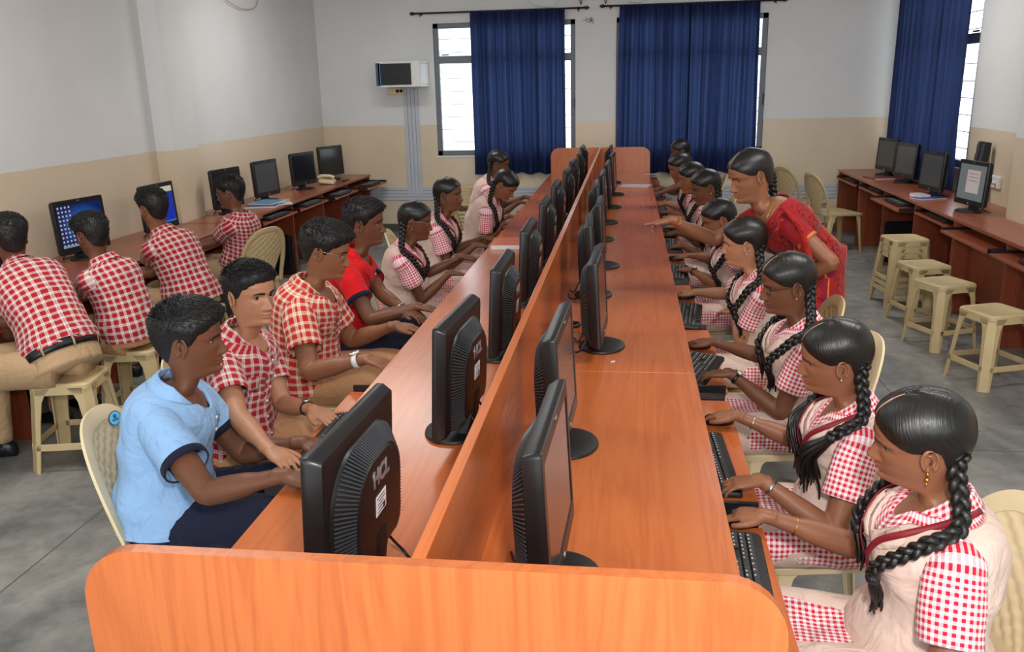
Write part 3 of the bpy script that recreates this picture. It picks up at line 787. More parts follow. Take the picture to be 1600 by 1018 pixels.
            for k, p in enumerate(cp):
                t = (cp[min(k+1, len(cp)-1)]-cp[max(0, k-1)]).normalized(); b = prev-t*prev.dot(t); b.normalize(); a = t.cross(b)
                rings.append([(lambda q: q+(q-p).normalized()*wrinkle(q, .004))(p+a*math.cos(x)*rr[k]+b*math.sin(x)*rr[k]) for x in [2*math.pi*i/20 for i in range(20)]])
            mb.loft(rings); ank.append(A)
        bld(mb, 'trousers', mat)
        if shoe:
            for A in ank:
                sh = MB(); b0 = Vector((A.x, A.y, 0))
                def rg(y, w_, h0, h1): return [b0+lf*y+lr*w_*math.cos(t)+Vector((0, 0, (h0+h1)/2+(h1-h0)/2*math.copysign(abs(math.sin(t))**.6, math.sin(t)))) for t in [2*math.pi*i/16 for i in range(16)]]
                sh.loft([rg(-.075, .012, .01, .04), rg(-.068, .030, .002, .072), rg(-.03, .035, .001, .098), rg(.02, .038, .001, .088), rg(.08, .044, .001, .062), rg(.13, .042, .001, .046), rg(.165, .028, .002, .036), rg(.178, .008, .008, .024)])
                bld(sh, 'shoe', M['black'])
                sk2 = MB(); sk2.tube([b0+Vector((0, 0, .06)), b0+Vector((0, 0, .17))], [.04, .042], 12); bld(sk2, 'sock', M['navy'] if not sockc else sockc)
    kind_o = OUT[0]
    if kind_o in ('check', 'polo'):
        mat = M[OUT[1]]; t0 = hemt if hemt is not None else -.04
        tm = torso_mesh(B, t0, .985, dip=.09 if kind_o == 'check' else .07, dipw=.26, off=.013, amp=.0062, flare=.014 if not tuck else -.004, waist=-.006)
        bld(tm, 'shirt', mat)
        trim = M[OUT[2]] if len(OUT) > 2 and OUT[2] else None
        sleeves(mat, .66 if kind_o == 'check' else .60, .065, .065, trim)
        collar(mat); placket(mat, (t0+.08) if kind_o == 'check' else .66, .90, .0155, M['white'], 6 if kind_o == 'check' else 2)
        if 'pocket' in extras:
            pk = MB(); pk.loft([[B.tor(t, a, .0185) for a in (.42, .5, .62, .74, .82)] for t in (.58, .62, .68, .72, .725)], (False, False), closed=False); o = bld(pk, 'shirt_pocket', mat); o.modifiers.new('s', 'SOLIDIFY').thickness = .003
        if 'crest' in extras:
            ck = MB(); rnd2 = random.Random(3)
            for _ in range(16):
                a = -.5+rnd2.uniform(-.11, .11); t = .70+rnd2.uniform(-.05, .05); ck.loft([[B.tor(t, a, .0185), B.tor(t+.006, a+.03, .0185)], [B.tor(t+.012, a, .0185), B.tor(t+.016, a+.03, .0185)]], (False, False), closed=False)
            o = bld(ck, 'chest_emblem', M['navy']); o.modifiers.new('s', 'SOLIDIFY').thickness = .002
        legs(M[OUT[3]])
        if tuck:
            bl = MB(); bl.loft([[B.tor(t, 2*math.pi*i/40, o_) for i in range(40)] for t, o_ in ((hemt-.045, .008), (hemt-.045, .0135), (hemt+.028, .0135), (hemt+.028, .008))], (False, False)); bld(bl, 'belt', M['black'])
            for a in range(0, 360, 45):
                lp = MB(); lp.tube([B.tor(hemt-.055, R(a), .014), B.tor(hemt-.01, R(a), .0175), B.tor(hemt+.036, R(a), .014)], [(.006, .0015)]*3, 6, up=B.tor(hemt, R(a), .1)-B.spine(hemt)); bld(lp, 'belt_loop', M[OUT[3]])
    elif kind_o == 'girl':
        g, v = M['gingham'], M['vest']
        sm_ = torso_mesh(B, .5, .985, dip=.10, dipw=.22, off=.006, nt=12, amp=.001); bld(sm_, 'blouse', g)
        sleeves(g, .64, .066, .069, None, .003); collar(g, tip=.055)
        vm = torso_mesh(B, -.02, .955, dip=.20, dipw=.30, off=.014, amp=.006, flare=.012, backdip=-.01, waist=.002); bld(vm, 'waistcoat', v)
        placket(v, .02, .71, .0165, M['khaki'], 4)
        if lod < 2:
            lm = MB()
            for sg in (1, -1):
                rows = [[B.tor(t, sg*a, .018+o_) for a, o_ in ((a0, .002), ((a0+a1)/2, .006), (a1, .002))] for t, a0, a1 in ((.70, .02, .10), (.745, .10, .42), (.80, .20, .62), (.86, .30, .72), (.92, .40, .66))]
                lm.loft(rows, (False, False), closed=False)
            o = bld(lm, 'lapel', v); o.modifiers.new('s', 'SOLIDIFY').thickness = .003
        # tunic skirt over the lap
        lf = B.f; sk3 = MB(); rings = []
        for k in range(13):
            y = -.12+.46*k/12*S; w_ = .175*S+.02*k/12; hh = .085+.035*max(0, 1-k/5); c = B.P+lf*y+Vector((0, 0, -.005+.03*max(0, 1-k/4)))
            if k == 0: w_ *= .75; hh *= .7
            ring = []
            for i in range(36):
                a = 2*math.pi*i/36; p = c+B.r*w_*math.copysign(abs(math.cos(a))**.8, math.cos(a))+Vector((0, 0, hh*math.copysign(abs(math.sin(a))**.8, math.sin(a))))
                if math.sin(a) > 0: p.z -= .022*math.exp(-(math.cos(a)/.28)**2)
                ring.append(p+(p-c).normalized()*wrinkle(p, .008))
            rings.append(ring)
        sk3.loft(rings); bld(sk3, 'tunic', g)
        legs(M['vest'], .084, .062, .05, sockc=M['white'])
        if 'lanyard' in extras or 'card' in extras:
            ln = MB(); pts = {}
            for sg in (1, -1):
                ts = [(.99, sg*2.6), (.99, sg*1.9), (.965, sg*1.2), (.91, sg*.62), (.80, sg*.36), (.66, sg*.22), (.52, sg*.09), (.42, 0)]
                cp = catmull([B.tor(t, a, .026 if t < .93 else .018) for t, a in ts], 5)
                rr = []
                for k, p in enumerate(cp):
                    t = (cp[min(k+1, len(cp)-1)]-cp[max(0, k-1)]).normalized(); nn_ = (p-B.spine(.75)); nn_ = (nn_-t*nn_.dot(t)).normalized(); sd = t.cross(nn_)
                    rr.append([p-sd*.0075, p-sd*.0075+nn_*.0012, p+sd*.0075+nn_*.0012, p+sd*.0075])
                ln.loft(rr)
            lo = bld(ln, 'lanyard', M['maroon'])
            if 'card' in extras:
                tip = B.tor(.42, 0, .028); dn = (B.tor(.30, 0, .030)-tip).normalized(); nn_ = (tip-B.spine(.42)).normalized(); nn_ = (nn_-dn*nn_.dot(dn)).normalized(); sd = dn.cross(nn_)
                Mx = Matrix((sd, -dn, nn_)).transposed().to_4x4(); Mx.translation = tip+dn*.045
                cm = MB(); cm.prism(rrect(.054, .086, .004), .0016, Mx); co = cm.build('identity_card', M['paper'], lo, False, origin=O)
                c2 = MB(); c2.box((0, .030, .002), (.046, .016, .001), mi=0); c2.box((0, -.004, .002), (.022, .028, .001), mi=1); c2.sphere((0, 0, .0026), .006, 8, 4, mi=2, sc=(1, 1.2, .15)); c2.box((0, -.026, .002), (.036, .003, .001), mi=1); c2.box((0, -.033, .002), (.028, .003, .001), mi=1)
                c2.move(Mx); x_ = c2.build('card_print', [M['maroon'], M['black'], sm], lo, False, origin=O)
    # ---- small things worn
    def wrap(h, mat, w_, r_, nm, back=.03, dial=None):
        Sh, E, W, hd, nn, thin = arms[h]; t = (W-E).normalized(); p = W-t*back; q = MB()
        x_ = t.cross(nn).normalized(); y_ = x_.cross(t)
        rx, ry = .0272*thin+r_, .0245*thin+r_
        rg = lambda d_, k: [p+t*d_+x_*(rx+k)*math.cos(a)+y_*(ry+k)*math.sin(a) for a in [2*math.pi*i/20 for i in range(20)]]
        q.loft([rg(-w_, -.002), rg(-w_, 0), rg(0, .001), rg(w_, 0), rg(w_, -.002)], (False, False)); wo = bld(q, nm, mat)
        if dial:
            d = MB(); c = p+y_*(ry+.001); d.tube([c, c+y_*.006, c+y_*.008], [dial[0], dial[0], dial[0]*.85], 16); dd = MB(); d.build('watch_case', dial[1], wo, True, origin=O)
            dd.tube([c+y_*.0075, c+y_*.0085], [dial[0]*.78]*2, 16); dd.build('watch_dial', dial[2], wo, True, origin=O)
    for e in extras:
        if e == 'watch_white': wrap(0, M['white'], .011, .003, 'watch', .035, (.021, M['white'], M['steel']))
        if e == 'watch_black_l': wrap(1, M['black'], .008, .002, 'watch', .03, (.016, M['steel'], M['black']))
        if e == 'watch_steel_l': wrap(1, M['black'], .007, .002, 'watch', .03, (.014, M['steel'], M['white']))
        if e == 'bracelet_r': wrap(0, M['steel'], .002, .003, 'bangle', .055)
        if e == 'bracelet_l': wrap(1, M['steel'], .004, .003, 'bracelet', .03)
        if e == 'bangle_gold_r': wrap(0, M['gold'], .002, .005, 'bangle', .03)
        if e == 'bangle_thread_r': wrap(0, M['gold'], .0015, .002, 'bangle', .075)
        if e in ('glasses', 'glasses_steel'):
            gm = MB(); lm = MB(); mt = M['black'] if e == 'glasses' else M['steel']
            yy = front_y(.031, .0)+.017
            for sg in (1, -1):
                c = Vector((sg*.032, yy, -.003)); pts = [Vector((c.x+.0245*math.copysign(abs(math.cos(a))**.7, math.cos(a)), c.y-.35*abs(abs(c.x+.0245*math.cos(a))-.03)*.4, c.z+.0145*math.copysign(abs(math.sin(a))**.7, math.sin(a)))) for a in [2*math.pi*i/20 for i in range(21)]]
                gm.tube([hw(p) for p in pts], .0013, 6)
                lm.add([hw(c)]+[hw(p) for p in pts[:-1]], [[0, i+1, (i+1) % 20+1] for i in range(20)])
                gm.tube([hw(p) for p in ((sg*.0565, yy-.006, .005), (sg*.068, yy-.018, .006), (sg*.077, .01, .008), (sg*.0785, -.015, .010), (sg*.077, -.040, -.002))], [(.0012, .0026)]*5, 6, up=B.R @ Vector((1, 0, 0)))
            gm.tube([hw(p) for p in ((-.0085, yy, .003), (0, yy+.003, .005), (.0085, yy, .003))], .0013, 6)
            go = bld(gm, 'glasses', mt); lm.build('lens', M['lens'], go, True, origin=O)
        if e == 'necklace':
            cp = catmull([B.tor(t, a, .010) for t, a in ((.985, -2), (.97, -1.2), (.93, -.6), (.86, -.15), (.83, 0), (.86, .15), (.93, .6), (.97, 1.2), (.985, 2))], 5); nm_ = MB(); nm_.tube(cp, .0016, 6); nm_.sphere(B.tor(.825, 0, .012), .006, 8, 6); bld(nm_, 'necklace', M['gold'])
        if e == 'cord':
            cp = catmull([B.tor(t, a, .0185) for t, a in ((.98, 1.6), (.90, .75), (.78, .35), (.60, .15), (.42, .0))], 5); nm_ = MB(); nm_.tube(cp, .0022, 6)
            cp = catmull([B.tor(t, a, .0185) for t, a in ((.98, -1.6), (.90, -.75), (.78, -.35), (.60, -.15), (.42, .0))], 5); nm_.tube(cp, .0022, 6); bld(nm_, 'neck_cord', M['maroon'])
    return root, B, arms, bld
# ------------------------------------------------------------------ room
XL, XR, YB, H3 = -3.53, 3.41, 9.6, 3.2
def slab(name, boxes, mat, **k):
    mb = MB()
    for x0, x1, y0, y1, z0, z1 in boxes: mb.box(((x0+x1)/2, (y0+y1)/2, (z0+z1)/2), (x1-x0, y1-y0, z1-z0))
    return mb.build(name, mat, **k)
struct(slab('floor', [(XL-.2, XR+.2, -4, YB+.2, -.1, 0)], M['floor']))
struct(slab('ceiling', [(XL-.2, XR+.2, -4, YB+.2, H3, H3+.1)], M['white']))
struct(slab('wall_left', [(XL-.2, XL, -4, YB+.2, 0, H3)], M['wall']))
struct(slab('trim_1', [(XL, XL+.15, 5.55, 5.97, 0, H3)], M['wall']))
struct(slab('trim_2', [(XR-.22, XR, 4.6, 5.72, 0, H3)], M['wall']))
WZ0, WZ1 = .965, 2.545
struct(slab('wall_back', [(XL, -2.05, YB, YB+.2, 0, H3), (-2.05, -.31, YB, YB+.2, 0, WZ0), (-2.05, -.31, YB, YB+.2, WZ1, H3), (-.31, .18, YB, YB+.2, 0, H3),
    (.18, 1.93, YB, YB+.2, 0, WZ0), (.18, 1.93, YB, YB+.2, WZ1, H3), (1.93, XR, YB, YB+.2, 0, H3)], M['wall']))
struct(slab('wall_right', [(XR, XR+.2, -4, 7.25, 0, H3), (XR, XR+.2, 7.25, 9.3, 0, WZ0), (XR, XR+.2, 7.25, 9.3, 2.7, H3), (XR, XR+.2, 9.3, YB+.2, 0, H3)], M['wall']))
def floor_joints():
    mb = MB()
    for y in (-1.0, 1.0, 3.0, 5.0, 7.0, 9.0): mb.box((-.06, y, .0006), (6.9, .006, .0012))
    for x in (-2.0, 1.9): mb.box((x, 2.8, .0006), (.006, 13.4, .0012))
    o = mb.build('trim_3', plain('floor_joint', srgb(98,98,95), .8)); struct(o)
floor_joints()
def window(name, ax, a0, a1, z0, z1, at, cuts, trans):
    # built in a local frame: u along the wall, then placed
    def P(u, z, d): return (u, at+d, z) if ax == 'x' else (at+d, u, z)
    def bx(mb, u0, u1, z0_, z1_, d0, d1):
        c = P((u0+u1)/2, (z0_+z1_)/2, (d0+d1)/2); s_ = (u1-u0, d1-d0, z1_-z0_) if ax == 'x' else (d1-d0, u1-u0, z1_-z0_); mb.box(c, s_)
    f = MB(); w_ = .06
    bx(f, a0, a1, z0, z0+w_, .03, .09); bx(f, a0, a1, z1-w_, z1, .03, .09); bx(f, a0, a0+w_, z0, z1, .03, .09); bx(f, a1-w_, a1, z0, z1, .03, .09)
    fo = struct(f.build(name, M['grey_frame'], bevel=.004))
    t = MB(); bx(t, a0+w_, a1-w_, trans-.045, trans+.045, .03, .09); t.build('transom', M['grey_frame'], fo)
    for c in cuts:
        t = MB(); bx(t, c-.04, c+.04, z0+w_, z1-w_, .035, .085); t.build('mullion', M['grey_frame'], fo)
    edges = [a0+w_]+[c for c in cuts]+[a1-w_]
    for e0, e1 in zip(edges, edges[1:]):
        for q0, q1 in ((z0+w_, trans-.045), (trans+.045, z1-w_)):
            g = MB(); bx(g, e0, e1, q0, q1, .058, .062); g.build('pane', M['glass'], fo)
    z = z0+.16
    while z < z1-.08:
        if abs(z-trans) > .07:
            b = MB(); b.tube([P(a0+.03, z, .105), P(a1-.03, z, .105)], .0045, 6); b.build('grille_bar', M['grey_frame'], fo)
        z += .155
    l = MB(); bx(l, a0+.10, a0+.19, trans+.05, trans+.065, .0, .03); bx(l, a1-.02, a1-.005, z0+.55, z0+.68, .0, .03); l.build('latch', M['black'], fo)
    s_ = MB(); bx(s_, a0-.02, a1+.02, z0-.02, z0, -.012, .03); s_.build('window_sill', M['white'], fo)
window('window_1', 'x', -2.05, -.31, WZ0, WZ1, YB, (-1.47, -.89), 2.12)
window('window_2', 'x', .18, 1.93, WZ0, WZ1, YB, (.77, 1.35), 2.12)
window('window_3', 'y', 7.25, 9.3, WZ0, 2.7, XR, (7.95, 8.6), 2.12)
def curtain(name, label, axis, u0, u1, z0, z1, at, sgn, seed, spread=0.0, cat='curtain'):
    rnd = random.Random(seed); mb = MB(); nu, nz2 = int(150*(u1-u0))+20, 26; rows = []
    for k in range(nz2+1):
        t = k/nz2; z = z0+(z1-z0)*t; row = []
        for i in range(nu+1):
            s_ = i/nu; q = s_*(u1-u0)
            ph = q*2*math.pi/.085+2.2*noise.noise((q*4.5, seed, t*.5)); am = .024+.014*noise.noise((q*7, seed+3, 0))+.006*(1-t)
            d = am*math.sin(ph)+.012*math.sin(q*23+seed)*(1-t)
            u = u0+q+.012*math.sin(q*40+seed+t)+(s_-.5)*spread*(1-t)**1.2+.010*noise.noise((q*5, t*2, seed))*(1-t)
            zz = z+(.012*math.sin(q*30+seed) if k == 0 else 0)+(.006*math.sin(ph) if k == nz2 else 0)
            row.append((u, at+sgn*(.055+d), zz) if axis == 'x' else (at+sgn*(.055+d), u, zz))
        rows.append(row)
    mb.loft(rows, (False, False), closed=False); o = mb.build(name, M['curtain'], None, True)
    return tag(o, label, cat, 'blue window curtains')
curtain('curtain', 'dark blue pleated curtain over the right half of the left back window', 'x', -1.56, -.42, .74, 2.66, YB-.025, -1, 3, .02)
curtain('curtain', 'dark blue curtain, left half of the pair on the middle back window', 'x', .22, 1.04, .73, 2.67, YB-.025, -1, 11, .03)
curtain('curtain', 'dark blue curtain, right half of the pair on the middle back window', 'x', 1.02, 1.83, .73, 2.67, YB-.025, -1, 21, .03)
curtain('curtain', 'dark blue curtain hanging on the right side wall behind the monitors', 'y', 7.20, 9.32, .78, 2.64, XR-.06, -1, 31, .05)
def rod(label, axis, u0, u1, z, at):
    P = (lambda u, d=0, zz=0: (u, at+d, z+zz)) if axis == 'x' else (lambda u, d=0, zz=0: (at+d, u, z+zz))
    t = thing('curtain_rod', label, 'curtain rod', P(u0)); o = Vector(P(u0))
    mb = MB(); mb.tube([P(u0), P(u1)], .011, 8); mb.build('rod', M['rod'], t, True, origin=o)
    for u, s_ in ((u0, -1), (u1, 1)):
        f = MB(); f.sphere(P(u+s_*.03), .022, 10, 7); f.tube([P(u), P(u+s_*.012)], .018, 8); f.tube([P(u+s_*.05), P(u+s_*.062)], [.010, .003], 8); f.build('finial', M['rod'], t, True, origin=o)
        b = MB(); bu = u-s_*.07; w_ = .079 if axis == 'x' else .114
        b.tube([P(bu, 0), P(bu, w_)], .006, 6); b.tube([P(bu, 0), P(bu, 0, -.03), P(bu, .01, -.04)], .005, 6); b.tube([P(bu, w_-.004), P(bu, w_)], .02, 10); b.build('bracket', M['rod'], t, True, origin=o)
rod('dark curtain rod with ball ends above the left back window', 'x', -2.25, -.20, 2.66, YB-.08)
rod('dark curtain rod with ball ends above the middle back window', 'x', .04, 2.06, 2.67, YB-.08)
rod('dark curtain rod on the right side wall', 'y', 7.2, 9.38, 2.645, XR-.115)
# wall fittings
def wall_things():
    t = thing('network_cabinet', 'white wall cabinet with dark glass door on the back wall', 'cabinet', (-2.39, 9.6, 1.81)); o = t.location
    mb = MB(); mb.box((-2.39, 9.37, 1.96), (.54, .46, .30), bev=.006); mb.build('body', M['white'], t, origin=o)
    mb = MB(); mb.box((-2.43, 9.135, 1.96), (.40, .012, .245)); d = mb.build('door', plain('dark_glass', srgb(28,32,36), .2), t, origin=o)
    mb = MB(); mb.box((-2.635, 9.135, 1.96), (.045, .012, .262)); mb.build('side_strip', plain('slate_plastic', srgb(70,82,94), .4), t, origin=o)
    mb = MB(); mb.box((-2.607, 9.132, 1.96), (.008, .014, .262)); mb.build('blue_stripe', plain('blue_edge', srgb(70,140,200), .4), t, origin=o)
    mb = MB()
    for z in (1.84, 2.08):
        for k in range(9): mb.box((-2.119, 9.2+.04*k, z), (.003, .014, .008))
    mb.build('vent', M['grey_frame'], t, origin=o)['kind'] = 'stuff'
    t = thing('power_socket', 'beige double power socket below the wall cabinet', 'socket', (-2.54, 9.6, 1.72)); o = t.location
    mb = MB(); mb.box((-2.54, 9.58, 1.765), (.20, .04, .085), bev=.006); mb.build('plate', M['cream'], t, origin=o)
    for x in (-2.52, -2.47):
        mb = MB(); mb.tube([(x, 9.56, 1.765), (x, 9.545, 1.765)], .02, 12); mb.build('plug', M['black'], t, True, origin=o)
    t = thing('cable_trunking', 'pale plastic cable trunking running down and along the back wall', 'trunking', (-2.35, 9.6, .4)); o = t.location
    for k in range(4):
        mb = MB(); mb.box((-2.435+.048*k, 9.592, 1.13), (.044, .016, 1.32), bev=.003); mb.build('vertical_duct', M['trunk'], t, origin=o)
    for k in range(4):
        mb = MB(); mb.box((-.32, 9.592, .425+.042*k), (6.3, .014, .038), bev=.003); mb.build('horizontal_duct', M['trunk'], t, origin=o)
    t = thing('switch_plate', 'white socket plate with two switches on the right wall behind the lit monitor', 'socket', (3.41, 6.5, .93)); o = t.location
    mb = MB(); mb.box((3.4, 6.53, .93), (.02, .24, .10), bev=.004); mb.build('plate', M['white'], t, origin=o)
    mb = MB(); mb.box((3.385, 6.57, .94), (.012, .022, .04)); mb.build('switch', M['black'], t, origin=o)
    mb = MB(); mb.tube([(3.39, 6.49, .925), (3.37, 6.49, .925)], .016, 10); mb.build('plug', M['white'], t, True, origin=o)
    t = thing('wall_socket', 'small white socket on the left wall near the far desk', 'socket', (-3.53, 8.75, .86)); o = t.location
    mb = MB(); mb.box((-3.52, 8.75, .90), (.02, .09, .09), bev=.004); mb.build('plate', M['white'], t, origin=o)
    mb = MB(); mb.tube([(-3.51, 8.75, .9), (-3.49, 8.75, .9)], .018, 10); mb.build('plug', M['white'], t, True, origin=o)
    rnd = random.Random(5)
    for nm, lb, x, z in (('loose_wires', 'loose cut wires poking out of the back wall between the windows', -.12, 2.52),):
        mb = MB()
        for k in range(6): mb.tube(catmull([(x, 9.6, z), (x+rnd.uniform(-.05, .03), 9.56, z+rnd.uniform(-.03, .03)), (x+rnd.uniform(-.10, .04), 9.54, z+rnd.uniform(-.05, .05))], 4), .0025, 5)
        tag(mb.build(nm, M['rod'], None, True), lb, 'wires')
    for lb, pts in (('thin white cable looping above the left curtain rod', [(-.85, 9.59, 2.85), (-.84, 9.57, 2.74), (-.70, 9.55, 2.69), (-.55, 9.55, 2.70), (-.45, 9.58, 2.85)]), ('thin pale cable looping above the middle curtain rod', [(.30, 9.59, 2.72), (.45, 9.56, 2.70), (.60, 9.57, 2.78), (.62, 9.59, 2.9)]),
                    ('thin pink cable loop hanging high on the left wall', [(-3.52, 7.0, 2.72), (-3.50, 7.15, 2.64), (-3.50, 7.45, 2.60), (-3.50, 7.75, 2.63), (-3.52, 7.9, 2.72)])):
        mb = MB(); mb.tube(catmull(pts, 6), .004, 6); tag(mb.build('cable', M['trunk'] if 'pink' not in lb else plain('pink_cable', srgb(200,150,150), .5), None, True), lb, 'cable')
    t = thing('tube_light_holder', 'white tube light holder with hooks above the wall between windows', 'light fitting', (-.15, 9.6, 2.62)); o = t.location
    mb = MB(); mb.box((-.02, 9.57, 2.82), (.9, .05, .06), bev=.004); mb.build('batten', M['white'], t, origin=o)
    for x in (-.24, .05):
        mb = MB(); mb.tube(catmull([(x-.02, 9.56, 2.80), (x-.012, 9.55, 2.74), (x, 9.55, 2.70), (x+.012, 9.55, 2.74), (x+.02, 9.56, 2.80)], 4), .005, 6); mb.build('hook', M['black'], t, True, origin=o)
wall_things()

# ------------------------------------------------------------------ long double desk
Y1 = 9.44; SEAM = 1.9
def long_desk():
    t = thing('long_desk', 'long double-sided orange wooden computer desk down the middle of the room', 'desk', (0, 0, 0))
    for y0 in (0, Y1-.025):      # end panels with rounded top corners
        mb = MB(); poly = rrect(1.20, 1.0527, .10, 8, 0, 1.0527/2, (0, 1, 1, 0))
        mb.prism(poly, .025, Matrix(((1, 0, 0, 0), (0, 0, -1, y0+.025), (0, 1, 0, 0), (0, 0, 0, 1))))
        mb.build('end_panel', M['desk_panel'], t, bevel=.003)
    for k in range(5):
        a, b = k*SEAM+(.025 if k == 0 else .0003), (k+1)*SEAM-(.085 if k == 4 else .0003)
        for sg in (-1, 1):
            mb = MB(); mb.box((sg*(.0125+.585/2), (a+b)/2, .7375), (.585, b-a, .025)); mb.build('tabletop', M['desk'], t, bevel=.0006)
        mb = MB(); mb.box((0, (a+b)/2, 1.0527/2+.02), (.025, b-a, 1.0127)); mb.build('partition', M['desk'], t, bevel=.002)
    for k in range(1, 10):
        for sg in (-1, 1):
            mb = MB(); mb.box((sg*.29, k*.95, .362), (.53, .02, .724)); mb.build('divider', M['desk_panel'], t)
    outs = {(1, k): .705+.012*((k*7) % 3) for k in range(10)}
    outs.update({(-1, k): .60 for k in range(10)}); outs[(-1, 1)] = .73; outs[(-1, 4)] = .66; outs[(-1, 5)] = .69; outs[(-1, 6)] = .68
    for (sg, k), xo in outs.items():
        y0, y1 = k*.95+.055, k*.95+.895; mb = MB(); mb.box((sg*(xo-.19), (y0+y1)/2, .655), (.38, y1-y0, .018)); tr = mb.build('keyboard_tray', M['desk'], t, bevel=.002)
        for y in (y0-.012, y1+.012):
            r = MB(); r.box((sg*(xo-.16), y, .668), (.30, .014, .036)); r.build('slide_rail', M['black'], tr)
    return t
long_desk()
def side_desk(label, x0, x1, y0, y1, face, ntray, pull, mats, extra=None):
    # face +1: users sit on the +x side
    t = thing('side_desk', label, 'desk', (0, 0, 0)); e = x1 if face > 0 else x0
    mb = MB(); mb.box(((x0+x1)/2, (y0+y1)/2, .7375), (x1-x0, y1-y0, .025))
    if extra: mb.box(((extra[0]+extra[1])/2, (extra[2]+extra[3])/2, .7375), (extra[1]-extra[0], extra[3]-extra[2], .025))
    mb.build('tabletop', mats[0], t, bevel=.002)
    n = ntray; st = (y1-y0)/n
    for k in range(n+1):
        y = y0+.012+(y1-y0-.024)*k/n; mb = MB(); mb.box(((x0+x1)/2, y, .362), (x1-x0-.03, .02, .724)); mb.build('divider', mats[1], t)
    b = x0 if face > 0 else x1
    mb = MB(); mb.box((b+face*.22, (y0+y1)/2, .42), (.016, y1-y0-.03, .52)); mb.build('back_panel', mats[1], t)
    for k in range(n):
        a, c = y0+st*k+.035, y0+st*(k+1)-.035; xo = e+face*pull[k]
        mb = MB(); mb.box((xo-face*.19, (a+c)/2, .655), (.38, c-a, .018)); tr = mb.build('keyboard_tray', mats[0], t, bevel=.002)
        for y in (a-.008, c+.008):
            r = MB(); r.box((xo-face*.16, y, .668), (.30, .012, .03)); r.build('slide_rail', M['black'], tr)
    return t
SM = (M['side_desk'], M['side_panel'])
side_desk('brown desk along the left wall where four boys sit', XL+.01, -2.85, .9, 5.52, 1, 5, [.02]*5, SM, (XL+.17, -2.85, 5.5, 5.97))
side_desk('brown desk along the left wall beyond the pillar, with no one at it', XL+.01, -2.92, 5.99, 9.5, 1, 4, [.05, .06, .12, .22], SM)
side_desk('brown desk along the right wall with pulled-out keyboard trays', 2.82, XR-.01, 5.73, 9.54, -1, 4, [0.0, .12, .0, .02], SM)
side_desk('nearest brown desk along the right wall beside the pillar', 2.82, XR-.23, 1.95, 5.72, -1, 4, [.0, .05, .10, .10], SM)

